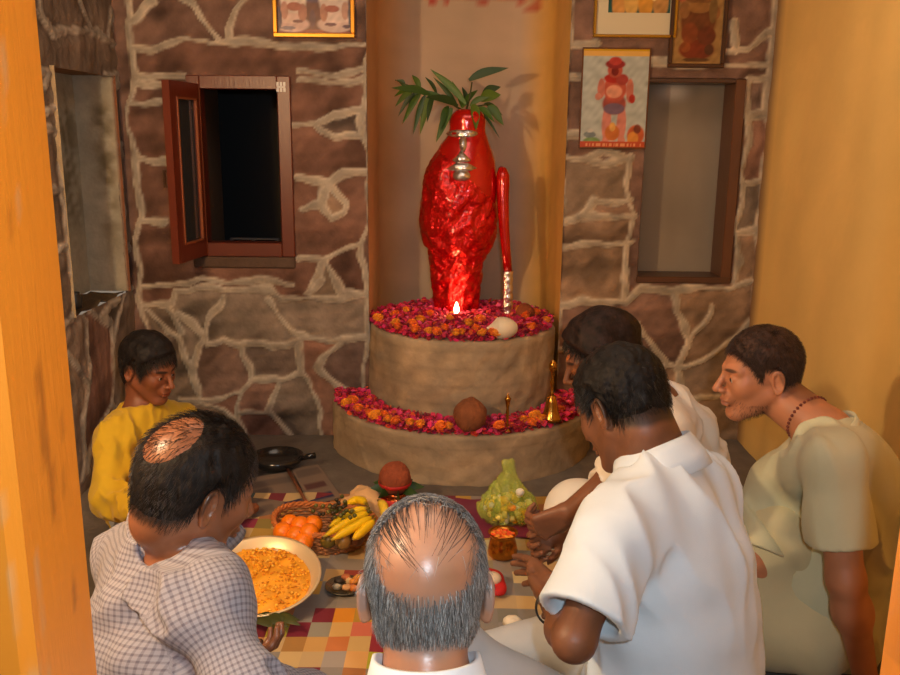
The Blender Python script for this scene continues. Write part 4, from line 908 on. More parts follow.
picture('framed_picture',270,-62,355,38,.018,S_(190,140,50),blobs(S_(96,60,62),[(.5,.3,.6,.35,S_(70,80,120)),(.25,.55,.18,.30,wht),(.74,.55,.20,.30,wht),(.24,.35,.07,.10,skinp),(.74,.35,.07,.10,skinp),(.5,.97,.6,.06,S_(140,70,62))]+[(x,y,rx,ry,S_(*c)) for x,y,rx,ry,c in [(.22,.86,.24,.09,(190,160,158)),(.20,.80,.18,.06,(206,178,172)),(.76,.86,.24,.09,(196,172,168)),(.78,.79,.18,.06,(210,190,184)),(.36,.74,.06,.10,(160,110,100)),(.14,.72,.05,.10,(176,130,120)),(.62,.74,.05,.10,(170,120,106)),(.88,.72,.05,.10,(180,140,126)),(.26,.68,.10,.05,(150,90,80)),(.72,.70,.10,.04,(150,84,76)),(.30,.83,.07,.02,(110,70,80)),(.70,.86,.08,.02,(90,60,80)),(.18,.90,.10,.02,(120,110,130)),(.48,.80,.04,.10,(90,60,80)),(.90,.88,.06,.02,(80,60,90)),(.06,.80,.05,.14,(70,60,90)),(.95,.76,.04,.14,(80,90,110))]]),'gilt-framed picture of two figures in pale robes, hanging above the open window','picture',kind_=1)
picture('framed_picture',597,-55,676,38,.012,S_(196,150,50),blobs(S_(36,86,82),[(.30,.62,.09,.2,S_(205,150,80)),(.45,.55,.10,.25,S_(214,170,90)),(.62,.6,.10,.2,S_(210,150,60)),(.8,.6,.1,.22,S_(190,140,80)),(.35,.45,.05,.08,S_(190,80,60)),(.6,.42,.05,.08,S_(190,80,60)),(.5,.78,.4,.03,S_(60,110,100)),(.72,.5,.04,.1,S_(240,220,150))]),'gold-framed picture with a wide cream mount above the poster','picture',mw=.085,mc=S_(214,204,170),kind_=1)
picture('framed_picture',675,-50,724,68,.016,S_(74,46,28),blobs(S_(160,122,70),[(.5,.36,.36,.10,S_(124,80,44)),(.48,.22,.13,.09,S_(136,88,56)),(.2,.3,.12,.15,S_(170,90,60)),(.5,.60,.34,.16,S_(104,56,30)),(.25,.50,.10,.08,S_(140,96,56)),(.78,.52,.10,.07,S_(140,90,50)),(.5,.84,.34,.10,S_(120,44,24)),(.36,.70,.16,.10,S_(126,60,32)),(.66,.72,.18,.09,S_(100,44,26)),(.5,.48,.22,.05,S_(150,104,56)),(.30,.82,.10,.05,S_(140,70,34)),(.72,.84,.09,.05,S_(80,42,26)),(.5,.93,.26,.02,S_(90,60,34)),(.75,.5,.08,.12,S_(120,90,50))]),'narrow dark-framed brown picture at the right of the three above the alcove','picture')
def poster(u,v,P):
    c = np.repeat(np.array([S_(176,184,176)]),len(u),0); sk=S_(186,84,62); rd=S_(170,40,30); pk=S_(206,132,110)
    L=[(.19,.93,.14,.05,S_(120,150,90)),(.16,.86,.10,.035,S_(120,130,130)),(.16,.82,.06,.02,S_(190,190,180)),(.84,.86,.14,.11,S_(190,90,50)),(.80,.90,.09,.08,S_(214,140,60)),(.86,.80,.06,.05,S_(120,60,44)),
       (.40,.75,.075,.20,S_(206,130,112)),(.62,.75,.075,.20,S_(206,130,112)),(.40,.92,.06,.06,pk),(.63,.92,.06,.06,pk),(.50,.55,.19,.12,S_(150,70,60)),(.5,.60,.17,.06,S_(110,90,110)),(.50,.40,.19,.14,sk),(.30,.40,.06,.11,S_(190,110,90)),(.72,.42,.06,.13,S_(190,110,90)),(.26,.48,.05,.04,pk),(.76,.50,.05,.05,rd),
       (.49,.43,.13,.07,S_(220,150,120)),(.47,.30,.15,.05,rd),(.60,.31,.10,.06,S_(160,60,50)),(.49,.22,.12,.08,sk),(.49,.23,.06,.05,S_(120,30,26)),(.49,.16,.16,.05,S_(140,40,40)),(.49,.13,.10,.045,S_(180,60,50)),(.49,.84,.12,.09,S_(196,110,50)),(.49,.78,.05,.05,S_(214,160,80)),(.48,.94,.12,.02,S_(200,190,180))]
    for (x,y,rx,ry,col) in L:
        d = 1-np.sqrt(((u-x)/rx)**2+((v-y)/ry)**2); m = np.clip(d*6,0,1)[:,None]; c = c*(1-m)+np.array(col)*m
    n = wavef(8,(20,45),(1,.8))(P); c = c*(1+.08*n)[:,None]
    top = v<.085; c[top] = S_(226,178,90); c[v<.03] = S_(208,160,30); bot = v>.93; c[bot] = S_(190,78,48)
    st = bot&(v>.945)&(v<.975)&(np.sin(u*70)+np.sin(u*123)>.0)&(u>.06)&(u<.92); c[st] = S_(222,150,100); return np.clip(c,0,1)
picture('poster',583,47,646,149,.006,S_(110,66,30),poster,'pale blue poster of a red standing figure, beside the alcove','poster',depth=.010)
# small jar in the left alcove
p = W(76,308,x=XL-.05); b = MB(); b.lathe([(0,0),(.022,0),(.024,.01),(.024,.04),(.018,.052),(.018,.062),(0,.062)],(XL-.05,p[1]+.0,LZ0+.006),20,(.03,.03,.03)); b.build('jar', MATS['satin'], origin=V3(XL-.05,p[1],LZ0), label='small black jar on the shelf of the left wall alcove', cat='jar')
# ---------------------------------------------------------------- altar and offerings
AC = V3(.052,3.83,0); HT, RT, HL, RL = .535, .412, .205, .580; AL = V3(.06,3.80,0)
def tier(name, c, r, z0, z1, seed, parent, edge=.012):
    n=180; m=22; V=[];Fs=[]; w=wavef(seed,(4,9,20),(1,.7,.5)); rows=[(r,z0+(z1-z0-edge)*i/m) for i in range(m+1)]+[(r-edge*.4,z1-edge*.35),(r-edge,z1)]+[(r*f,z1) for f in (.9,.75,.6,.4,.2,.02)]
    for (rr,z) in rows:
        for j in range(n): a=2*math.pi*j/n; V.append((c[0]+rr*math.cos(a),c[1]+rr*math.sin(a),z))
    V=np.array(V); d=w(V); nr_=V-c; nr_[:,2]=0; nr_/=np.linalg.norm(nr_,axis=1)[:,None]+1e-9; V=V+nr_*(d*.0035)[:,None]
    for i in range(len(rows)-1):
        for j in range(n): Fs.append((i*n+j,i*n+(j+1)%n,(i+1)*n+(j+1)%n,(i+1)*n+j))
    base=np.array(s2l(176,154,124)); col=base*(1+.10*wavef(seed+1,(2,5,12),(1,.8,.6))(V))[:,None]; gr=np.clip(wavef(seed+2,(1.5,4,9),(1,.8,.6))(V)*.4+.4,0,.7)[:,None]; col=col*(1-gr)+np.array(s2l(148,134,114))*gr
    row=np.abs(np.sin((V[:,2]-z0)*math.pi/.075))<.10; col[row]*=.88
    return mesh(name, V, Fs, MATS['cement'], parent, col=np.clip(col,0,1))
root = empty('altar', AC, label='round two-tiered brown stone altar standing in the wall recess', cat='altar')
tier('lower_tier', AL, RL, 0, HL, 101, root); tier('upper_tier', AC, RT, HL-.01, HT, 111, root)
mat('petal',(1,1,1),.6,vcol=True,sheen=.1); mat('brass',(1,1,1),.22,metal=.95,vcol=True); mat('steel',(1,1,1),.25,metal=.85,vcol=True,bump=.05,bscale=30)
mat('foil',(.75,.004,.006),.15,metal=.75,bump=1.0,bscale=34,spec=.8,coat=.6,bdist=.02); mat('foil_smooth',(.60,.003,.003),.16,metal=.35,bump=.25,bscale=14,spec=.8,coat=.6,bdist=.02); mat('silver_foil',(.86,.86,.88),.22,metal=.95,bump=.9,bscale=40,bdist=.01)
mat('leaf',(1,1,1),.45,vcol=True,spec=.4); mat('fruit',(1,1,1),.38,vcol=True,bump=.12,bscale=160,bdist=.002); mat('coir',(1,1,1),.9,vcol=True,bump=1,bscale=60,aniso=(1,1,.3),var=.2,vscale=20)
def scatter(n, sampler, seed, layer=.02):
    g=np.random.default_rng(seed); V=[];Fs=[];Cc=[];k=0
    cols=[s2l(206,26,80),s2l(220,40,110),s2l(180,14,54),s2l(232,84,136),s2l(164,8,36),s2l(200,30,50),s2l(214,50,90),s2l(226,90,40)]
    for i in range(n):
        x,y,z=sampler(g); z+=g.random()**1.5*layer+.002; s=g.uniform(.008,.015); R=rot(g.uniform(0,360),g.uniform(-50,50),g.uniform(-50,50)); cu=g.uniform(.1,.5)*s
        P=np.array([(-.8,-.2,.6),(-.3,-1,.1),(.5,-.9,.2),(1,0,.7),(.4,.9,.2),(-.4,.9,.1),(0,0,-.35)])*[s,s,cu*1.0]
        P=P@R.T; P[:,2]=P[:,2]-min(P[:,2].min(),0)*.5; P+=V3(x,y,z); V.append(P); Fs+=[(k+6,k+a,k+(a+1)%6) for a in range(6)]; k+=7
        c=np.array(cols[min(int(g.random()**1.35*8),7)])*g.uniform(.7,1.25); Cc.append(np.repeat(c[None],7,0))
    return np.vstack(V),Fs,np.clip(np.vstack(Cc),0,1)
SC = V3(0,0,0); SC[:] = W(457,306,y=4.00); SX, SY = SC[0], 4.00
def top_s(g):
    while 1:
        a=g.uniform(0,6.283); r=RT*.985*math.sqrt(g.random()); x,y=AC[0]+r*math.cos(a),AC[1]+r*math.sin(a)
        if math.hypot(x-SX,y-SY)>.085: return x,y,HT
def low_s(g):
    while 1:
        a=g.uniform(math.pi*.97,math.pi*2.03); r=g.uniform(RT+.01,RL*.985); x,y=AL[0]+r*math.cos(a),AL[1]+r*math.sin(a)
        if math.hypot(x-AC[0],y-AC[1])>RT+.012 and y<YB-.02: return x,y,HL
V,Fs,cc = scatter(5200, top_s, 5, .026); mesh('rose_petals', V, Fs, MATS['petal'], col=cc, label='bed of pink and red rose petals on the upper tier around the red idol', cat='petals', kind='stuff')
V,Fs,cc = scatter(4200, low_s, 6, .028); mesh('rose_petals', V, Fs, MATS['petal'], col=cc, label='ring of pink and red rose petals along the lower tier ledge', cat='petals', kind='stuff')
def marigold(r, col, seed):
    b=MB(); g=np.random.default_rng(seed); b.ball((0,0,r*.55),r*.75,np.array(col)*.8,10)
    V=[];Fs=[];k=0;Cc=[]
    for L,(el,rr) in enumerate([(5,1.0),(25,1.0),(45,.92),(65,.75),(82,.5)]):
        n=[15,14,12,8,4][L]
        for i in range(n):
            a=2*math.pi*(i+g.uniform(-.3,.3))/n; e_=math.radians(el+g.uniform(-8,8)); d=V3(math.cos(a)*math.cos(e_),math.sin(a)*math.cos(e_),math.sin(e_)); t=V3(-math.sin(a),math.cos(a),0); u=np.cross(d,t)
            c0=V3(0,0,r*.5)+d*r*.55; tip=V3(0,0,r*.5)+d*r*rr*g.uniform(.95,1.12); w_=r*.26
            P=[c0-t*w_*.5,c0+t*w_*.5,tip+t*w_+u*w_*.3,tip+d*r*.06,tip-t*w_+u*w_*.3]; V+=P; Fs+=[(k,k+1,k+2,k+3),(k,k+3,k+4)]; k+=5; Cc+= [np.array(col)*g.uniform(.8,1.2)]*5
    b.add(V,Fs,np.clip(np.array(Cc),0,1)); return b
protos=[marigold(.020,s2l(255,160,24),1),marigold(.020,s2l(252,124,14),2)]
pm=[]
def place_flower(p, i, label, group, sc=1.0):
    if len(pm)<2:
        o=protos[len(pm)].build('marigold', MATS['petal'], origin=V3(0,0,0)); pm.append(o)
    else: o=pm[i%2].copy(); C.objects.link(o)
    o.location=tuple(map(float,p)); o.scale=(sc,sc,sc*.9); o.rotation_euler=(random.uniform(-.5,.5),random.uniform(-.5,.5),random.uniform(0,6)); o['label']=label; o['category']='flower'; o['group']=group
topf=[(455,339),(432,336),(487,338),(493,334),(468,325),(527,318),(546,322),(385,331),(397,325),(410,333),(378,320),(395,316),(420,322),(444,330),(462,334),(480,322),(510,331),(536,330),(518,312),(535,314),(405,312),(430,315),(418,339),(475,331),(448,320),(412,325),(500,337)]
gt='marigolds on the upper tier'
for i,(x,y) in enumerate(topf):
    p=W(x,y,z=HT+.025); r=math.hypot(p[0]-AC[0],p[1]-AC[1])
    if r>RT-.02: p[:2]=AC[:2]+(p[:2]-AC[:2])*(RT-.02)/r
    p[2]=HT+.024
    place_flower(p,i,'orange marigold head lying in the petals on the upper tier',gt,random.uniform(1.0,1.3))
lowf=[(345,406),(358,412),(372,420),(383,418),(385,424),(397,424),(411,426),(440,432),(447,430),(503,432),(524,423),(532,426),(541,422),(548,418),(420,428),(365,417),(536,419),(560,413),(405,428),(352,404)]
for i,(x,y) in enumerate(lowf):
    p=W(x,y,z=HL+.02); v=p[:2]-AC[:2]; r=np.linalg.norm(v); r2=np.linalg.norm(p[:2]-AL[:2])
    if r<RT+.03: p[:2]=AC[:2]+v/r*(RT+.03)
    if r2>RL-.022: p[:2]=AL[:2]+(p[:2]-AL[:2])*(RL-.022)/r2
    p[2]=HL+.024; place_flower(p,i,'orange marigold head lying in the petals on the lower ledge','marigolds on the lower ledge',random.uniform(1.0,1.3))
# ---- the red idol
prof=[(305,436,477),(296,435,478),(285,433,479),(268,432,482),(255,430,486),(245,425,492),(235,422,495),(222,421,496),(210,422,497),(195,423,498),(185,424,498),(172,427,497),(160,433,495),(150,438,492),(143,441,490),(137,447,487),(128,450,485),(121,449,486),(114,451,485),(110,456,481)]
root=empty('idol',(SX,SY,HT),label='tall red foil-wrapped idol with silver markings, standing on the flower-covered altar',cat='idol')
V=[];Fs=[];n=72; rows=[]
for (py,xl,xr) in prof:
    a=W(xl,py,y=SY); c=W(xr,py,y=SY); rows.append(((a[0]+c[0])/2,(c[0]-a[0])/2,(a[2]+c[2])/2))
rows=np.array(rows); rows=rows[np.argsort(rows[:,2])]; zz=np.linspace(HT-.0,rows[-1,2],90); cx=np.interp(zz,rows[:,2],rows[:,0]); rr=np.interp(zz,rows[:,2],rows[:,1])
kk=np.array([.25,.5,.25]); 
for _ in range(2): rr[1:-1]=np.convolve(rr,kk,'valid'); cx[1:-1]=np.convolve(cx,kk,'valid')
rr=np.append(rr,[rr[-1]*.6,.002]); cx=np.append(cx,[cx[-1]]*2); zz=np.append(zz,[zz[-1]+.004,zz[-1]+.005])
for i in range(len(zz)):
    for j in range(n): a=2*math.pi*j/n; V.append((cx[i]+rr[i]*math.cos(a),SY+rr[i]*.82*math.sin(a),zz[i]))
V=np.array(V); g1=wavef(201,(6,13,27),(1,.75,.45),nw=3); cr=1-np.abs(g1(V)); lowm=np.clip((1.18-V[:,2]-.9*(V[:,0]-SX-.02))/.06,0,1)*.9+.1
dn_=V-np.stack([np.repeat(cx,n),np.full(len(V),SY),V[:,2]],-1); L=np.linalg.norm(dn_,axis=1)[:,None]+1e-6; V=V+dn_/L*(cr*.012*lowm)[:,None]
for i in range(len(zz)-1):
    for j in range(n): Fs.append((i*n+j,i*n+(j+1)%n,(i+1)*n+(j+1)%n,(i+1)*n+j))
Fs=np.array(Fs); cen=V[Fs].mean(1); isl=(1.18-cen[:,2]-.9*(cen[:,0]-SX-.02))>0
def sub(mk): u=np.unique(Fs[mk]); mp=-np.ones(len(V),int); mp[u]=np.arange(len(u)); return V[u],mp[Fs[mk]]
v1,f1=sub(isl); mesh('crinkled_wrap',v1,f1,MATS['foil'],root,label='crinkled lower wrap of red foil'); v2,f2=sub(~isl); mesh('body',v2,f2,MATS['foil_smooth'],root,label='smooth glossy red upper body')
def on_front(px,py,lift=.004):
    p=W(px,py,y=SY); z=p[2]; c=np.interp(z,zz,cx); r=np.interp(z,zz,rr)+lift; dx=np.clip((p[0]*1.0-c)/r,-.95,.95); y=SY-r*.82*math.sqrt(1-dx*dx)
    p=W(px,py,y=y); return V3(p[0],y,p[2])
def patch(b, pts):
    c0=np.mean([np.array(p) for p in pts],0); P=[on_front(*c0,.012)]+[on_front(*p,.008) for p in pts]; m=len(pts); B=[p+V3(0,.014,0) for p in P]
    b.add(P+B,[(0,1+i,1+(i+1)%m) for i in range(m)]+[(1+i,1+m+1+i,1+m+1+(i+1)%m,1+(i+1)%m) for i in range(m)])
def ov(cx_,cy,rx,ry,n=16): return [(cx_+rx*math.cos(2*math.pi*i/n),cy+ry*math.sin(2*math.pi*i/n)) for i in range(n)]
for nm,pts in (('silver_band',ov(462,133.5,16,4)),('silver_stem',ov(463,143,3.8,9)),('silver_eye',[(461,150),(466,155),(471,160),(468,162),(456,163),(452,160),(457,156)]),('silver_band',[(446,169),(456,163),(468,163),(477,168),(470,171),(453,171)]),('silver_chin',ov(461.5,175.5,9,5.5))):
    b=MB(); patch(b,pts); b.build(nm,MATS['silver_foil'],root)
# club leaning beside it
root=empty('club',W(508,306,y=3.93)*[1,1,0]+V3(0,0,HT),label='thin red club with a silver foot, standing upright beside the idol',cat='club')
P=[W(x,y,y=yy) for x,y,yy in ((508,272,3.93),(506,250,3.93),(504,225,3.94),(503,200,3.94),(503,185,3.95),(503,176,3.95),(502,170,3.96),(500,167,3.965))]
b=MB(); b.tube(P,[.020,.021,.024,.027,.030,.030,.022,.008],16); b.build('shaft',MATS['foil_smooth'],root)
P=[W(508,307,y=3.93),W(508,295,y=3.93),W(508,283,y=3.93),W(508,271,y=3.93)]; P[0][2]=HT+.004; b=MB(); Pi=[P[0]+(P[3]-P[0])*t for t in np.linspace(0,1,16)]; b.tube(Pi,[.023+.0025*math.sin(i*2.2) for i in range(16)],16); b.build('foot',MATS['silver_foil'],root)
# leaves on the crown
def leaf_mesh(b, p0, p1, w, c, bend=.02, fold=.25, nrm_=None, n=9):
    p0=np.array(p0);p1=np.array(p1); d=p1-p0; L=np.linalg.norm(d); d/=L; nv=nrm(np.cross(d,[0.1,.3,1]) if nrm_ is None else nrm_); s=nrm(np.cross(d,nv)); V=[];Fs=[]
    for i in range(n):
        t=i/(n-1); ww=w*math.sin(math.pi*min(1,.04+t*.96)**.8)**.9*(1-t*.15); q=p0+d*L*t+V3(0,0,-bend*math.sin(math.pi*t*.5)**2+bend*.6*math.sin(math.pi*t)); V+=[q-s*ww+nv*ww*fold,q,q+s*ww+nv*ww*fold]
    for i in range(n-1):
        a=3*i; Fs+=[(a,a+3,a+4,a+1),(a+1,a+4,a+5,a+2)]
    b.add(V,Fs,c)
root=empty('leaf_bunch',W(465,112,y=SY),label='bunch of long green leaves standing on the idol like a crown',cat='leaves')
G=[s2l(66,100,30),s2l(50,80,28),s2l(84,112,40),s2l(42,66,28)]
LV=[((466,104),(430,64),.018,0),((458,108),(433,72),.012,.02),((462,108),(452,76),.012,.03),((458,106),(425,92),.020,-.03),((452,104),(410,84),.012,-.02),((430,95),(391,83),.018,-.03),((420,90),(412,70),.014,0),((437,95),(425,72),.010,.02),((462,108),(478,85),.014,.01),((469,80),(509,63),.020,.02),((480,100),(501,90),.028,0),((482,96),(501,82),.020,.03),((488,106),(504,121),.022,-.02),((484,104),(503,111),.012,.03),((474,104),(476,126),.024,-.05),((480,112),(500,134),.007,0),((452,108),(436,138),.020,-.04),((448,106),(440,126),.016,-.02),
    ((412,92),(395,102),.014,0),((414,94),(398,112),.012,.02),((420,94),(402,120),.015,-.01),((425,95),(413,130),.014,.02),((430,95),(420,130),.018,0),((433,96),(427,118),.014,-.02),((408,92),(394,92),.012,.02),((418,92),(407,108),.014,.03),((470,106),(490,92),.014,-.02),((468,106),(462,82),.012,.04),((478,108),(495,118),.016,-.04),((405,88),(397,75),.012,.02)]
for i,(a,c,w_,dy) in enumerate(LV):
    b=MB(); leaf_mesh(b,W(*a,y=SY+dy*.6),W(*c,y=SY+dy*2+(-.03 if i%2 else .03)),w_,np.array(G[i%4])*random.uniform(.8,1.2),nrm_=V3(random.uniform(-.5,.5),-1,random.uniform(-.2,.5))); b.build('leaf',MATS['leaf'],root)
for P in ([(465,112),(452,104),(430,94),(410,86),(395,80)],[(466,112),(478,106),(490,104)],[(466,112),(470,96),(472,82)]):
    b=MB(); b.tube([W(*p,y=SY) for p in P],[.005,.004,.003,.0025,.002][:len(P)],7,s2l(60,70,30)); b.build('stem',MATS['leaf'],root)
# diya
p=W(457,305,y=3.86); p[2]=HT+.012; root=empty('oil_lamp',p,label='small lit clay lamp burning at the foot of the idol',cat='lamp')
b=MB(); b.lathe([(0,0),(.02,0),(.034,.014),(.036,.02),(.031,.018),(.018,.010),(0,.009)],p,24,s2l(150,80,40)); b.build('bowl',MATS['plain'],root)
b=MB(); fp=p+V3(-.002,-.012,.016); b.lathe([(0,0),(.008,.005),(.0125,.015),(.0115,.028),(.005,.046),(0,.056)],fp,16,(1,.8,.4)); mat('flame',(1,.75,.35),.5,emit=(1,.72,.32),estr=22); b.build('flame',MATS['flame'],root)
# coconuts, shell, bells
def coconut(px,py,y,r,z0,label,col,nm='coconut'):
    p=W(px,py,y=y); q=V3(p[0],y,z0+r*.93); f=wavef(int(px),(3,8),(1,.5)); b=MB(); b.ball((0,0,0),r,col,28,rf=lambda V: 1+.035*f(V*.3)+.05*np.clip(V[:,2],0,1)**6)
    return b.build(nm,MATS['coir'],origin=V3(0,0,0),label=label,cat='coconut'), q
o,q=coconut(470,418,3.27,.067,HL+.010,'large brown coconut resting at the front of the lower ledge',s2l(140,82,48)); o.location=q
o,q=coconut(524,306,3.86,.044,HT+.006,'brown coconut half hidden behind the white conch shell',s2l(140,70,34)); o.location=(W(524,308,y=3.93)[0],3.86,HT+.030)
root=empty('conch_shell',(0,0,0),label='white conch shell lying on the petals with its tip to the left',cat='shell') if False else None
b=MB(); p=W(504,328,z=HT+.045); L=[];
for t in np.linspace(0,1,26):
    r=.046*math.sin(math.pi*min(1,(.05+t*.95))**1.0)**.55 if t<.62 else .046*max(0,(1-(t-.62)/.38))**1.25*.93+.004; L.append((max(r,.001)*(1+.03*math.sin(t*60)),-.045+t*.125))
b.lathe(L,p+V3(.008,0,0),28,s2l(236,222,196),axis=V3(-.95,-.15,.02)); b.build('conch_shell',mat('shell',(1,1,1),.4,vcol=True,sss=.1),label='white conch shell lying on the petals with its tip to the left',cat='shell')
br=s2l(196,140,60)
def bell(px,py0,py1,y,R,label,slim=False):
    a=W(px,py0,y=y); h=a[2]-HL; p=V3(a[0],y,HL+(.004 if slim else .02)); root=empty('hand_bell',p,label=label,cat='bell'); z=h*.42
    if slim: L=[(0,0),(R*.8,0),(R*.75,.006),(R*.3,.018),(R*.35,.03),(R*.22,.04),(R*.3,h*.5),(R*.22,h*.6),(R*.45,h*.8),(R*.6,h*.86),(R*.35,h*.9),(R*.1,h*.96),(0,h)]; b=MB(); b.lathe(L,p,24,br); b.build('stand',MATS['brass'],root); return
    b=MB(); b.lathe([(0,z),(R*.22,z),(R*.40,z*.92),(R*.5,z*.7),(R*.62,z*.4),(R*.85,z*.12),(R,0),(R*.93,0),(R*.78,z*.14),(R*.55,z*.4),(R*.42,z*.7),(0,z*.85)],p,32,br); b.build('bell_body',MATS['brass'],root)
    b=MB(); b.lathe([(0,z),(R*.16,z),(R*.2,z+.006),(R*.12,z+.012),(R*.14,z+h*.15),(R*.2,z+h*.2),(R*.12,z+h*.25),(R*.14,z+h*.36),(R*.34,z+h*.42),(R*.36,z+h*.48),(R*.25,z+h*.54),(0,z+h*.58)],p,20,br); b.build('handle',MATS['brass'],root)
bell(553,364,415,3.38,.046,'brass hand bell with a tall handle at the right end of the ledge'); bell(508,394,433,3.27,.022,'thin brass stand beside the large coconut on the lower ledge',True)
# ---- the cloth and things on the floor
ox,oy=-.85,1.70; cwx,cwy=.0585,.074; nx,ny=26,19; pal=[s2l(138,132,124),s2l(200,172,124),s2l(146,138,130),s2l(196,168,120),s2l(180,120,70),s2l(150,140,130),s2l(120,24,44),s2l(206,176,120),s2l(190,150,60)]
gq=np.random.default_rng(4); cell={(i,j):pal[int(gq.integers(0,len(pal)))] for i in range(nx) for j in range(ny)}
for (x,y,c) in [(293,623,s2l(120,14,44)),(270,632,s2l(170,160,50)),(318,600,s2l(136,130,124)),(300,600,s2l(136,130,124)),(310,612,s2l(140,134,128)),(330,598,s2l(136,130,124)),(313,623,s2l(150,146,130)),(335,625,s2l(220,180,110)),(356,622,s2l(214,118,96)),(352,608,s2l(226,150,40)),(333,641,s2l(206,124,66)),(357,641,s2l(210,180,120)),(375,641,s2l(150,40,60)),(376,626,s2l(176,50,50)),(310,640,s2l(206,160,90)),(290,640,s2l(134,128,120)),(300,650,s2l(170,124,60)),(345,664,s2l(36,130,120)),(325,655,s2l(170,160,150)),(360,658,s2l(226,176,110)),(382,655,s2l(226,90,30)),(384,668,s2l(180,180,50)),(350,575,s2l(150,60,50)),(326,575,s2l(90,34,50)),(340,570,s2l(206,170,110)),(252,500,s2l(70,90,90)),(252,520,s2l(150,40,70)),(265,525,s2l(150,130,60)),(520,545,s2l(206,180,120)),(530,555,s2l(120,120,118)),(480,548,s2l(200,190,140)),(545,560,s2l(130,128,124)),(520,585,s2l(140,136,130)),(508,610,s2l(130,126,112)),(528,575,s2l(214,196,150)),(470,540,s2l(150,120,110)),(490,570,s2l(150,140,110))]:
    p=W(x,y,z=.01); cell[(int((p[0]-ox)/cwx),int((p[1]-oy)/cwy))]=c
b=MB(); zw=wavef(55,(2,5),(1,.5))
for (i,j),c in cell.items():
    if i<0 or j<0 or i>=nx or j>=ny: continue
    sx=np.linspace(ox+i*cwx,ox+(i+1)*cwx,4); sy=np.linspace(oy+j*cwy,oy+(j+1)*cwy,4); P=np.array([(x,y,0) for x in sx for y in sy]); P[:,2]=.009+.003*zw(P); b.add(P,[(r*4+q,r*4+4+q,r*4+5+q,r*4+q+1) for r in range(3) for q in range(3)],c)
b.build('patchwork_cloth',mat('cotton',(1,1,1),.9,vcol=True,bump=.2,bscale=300,sheen=.1,bdist=.002),label='patchwork floor cloth of grey, cream, maroon and orange squares under the offerings',cat='cloth')
b=MB(); P0=W(455,500,z=.016); 
grid(b,(.0,2.78,.016),(.30,2.74,.016),(.02,3.08,.016),14,14,s2l(120,20,60),disp=lambda P: np.stack([.01*zw(P),.01*zw(P[...,::-1]),.004*zw(P*2)+.002],-1)); b.build('magenta_cloth',MATS['cotton'],label='magenta cloth spread on the floor in front of the altar, behind the grey-haired head',cat='cloth')
def paper(pts,label,marks):
    P=[W(*p,z=.004) for p in pts]; b=MB(); n=20
    s,t=np.meshgrid(np.linspace(0,1,n+1),np.linspace(0,1,n+1),indexing='ij'); s=s[...,None];t=t[...,None]; G_=(P[0]*(1-s)+P[1]*s)*(1-t)+(P[3]*(1-s)+P[2]*s)*t; Gf=G_.reshape(-1,3); c=np.repeat(np.array([s2l(128,112,100)]),len(Gf),0); ss=s.ravel();tt=t.ravel() if False else t.reshape(-1); 
    S2=np.repeat(np.linspace(0,1,n+1),n+1); T2=np.tile(np.linspace(0,1,n+1),n+1)
    for (u0,u1,v0,v1,cc_) in marks: c[(S2>=u0)&(S2<=u1)&(T2>=v0)&(T2<=v1)]=cc_
    Gf[:,2]=.013+.002*wavef(int(pts[0][0]),(3,7))(Gf); b.add(Gf,[(i*(n+1)+j,(i+1)*(n+1)+j,(i+1)*(n+1)+j+1,i*(n+1)+j+1) for i in range(n) for j in range(n)],c); b.build('newspaper',MATS['plain'],label=label,cat='newspaper')
gc=s2l(104,92,86); dkb=s2l(44,44,84)
paper([(240,482),(292,474),(308,508),(252,520)],'grey newspaper sheet on the floor nearest the checked-shirt man',[(.1,.9,.15,.25,gc),(.1,.5,.35,.7,gc),(.62,.92,.74,.94,dkb),(.1,.4,.8,.9,gc)])
paper([(292,472),(318,466),(342,500),(310,508)],'narrow newspaper sheet on the floor left of the altar foot',[(.1,.9,.1,.3,gc),(.15,.8,.5,.62,s2l(90,60,60)),(.1,.8,.80,.95,dkb)])
b=MB(); b.tube([W(288,470,z=.03),W(309,507,z=.03)],[.007,.006],8,s2l(120,70,44)); b.build('stick',MATS['plain'],label='thin brown stick lying between the newspaper sheets',cat='stick')
# black pan
p=W(277,462,z=.03); p[2]=.015; root=empty('frying_pan',p,label='round black pan with a short handle on the floor against the stone wall',cat='pan'); b=MB(); b.lathe([(0,.0),(.075,0),(.10,.02),(.108,.045),(.104,.045),(.095,.024),(.07,.008),(0,.006)],p,40,(.012,.012,.013)); b.build('pan_body',mat('black_iron',(1,1,1),.18,vcol=True,spec=.7),root)
b=MB(); b.tube([p+V3(.10,-.01,.035),p+V3(.13,-.01,.045),p+V3(.16,-.012,.05)],[.010,.012,.013],10,(.012,.012,.013)); b.build('handle',MATS['black_iron'],root)
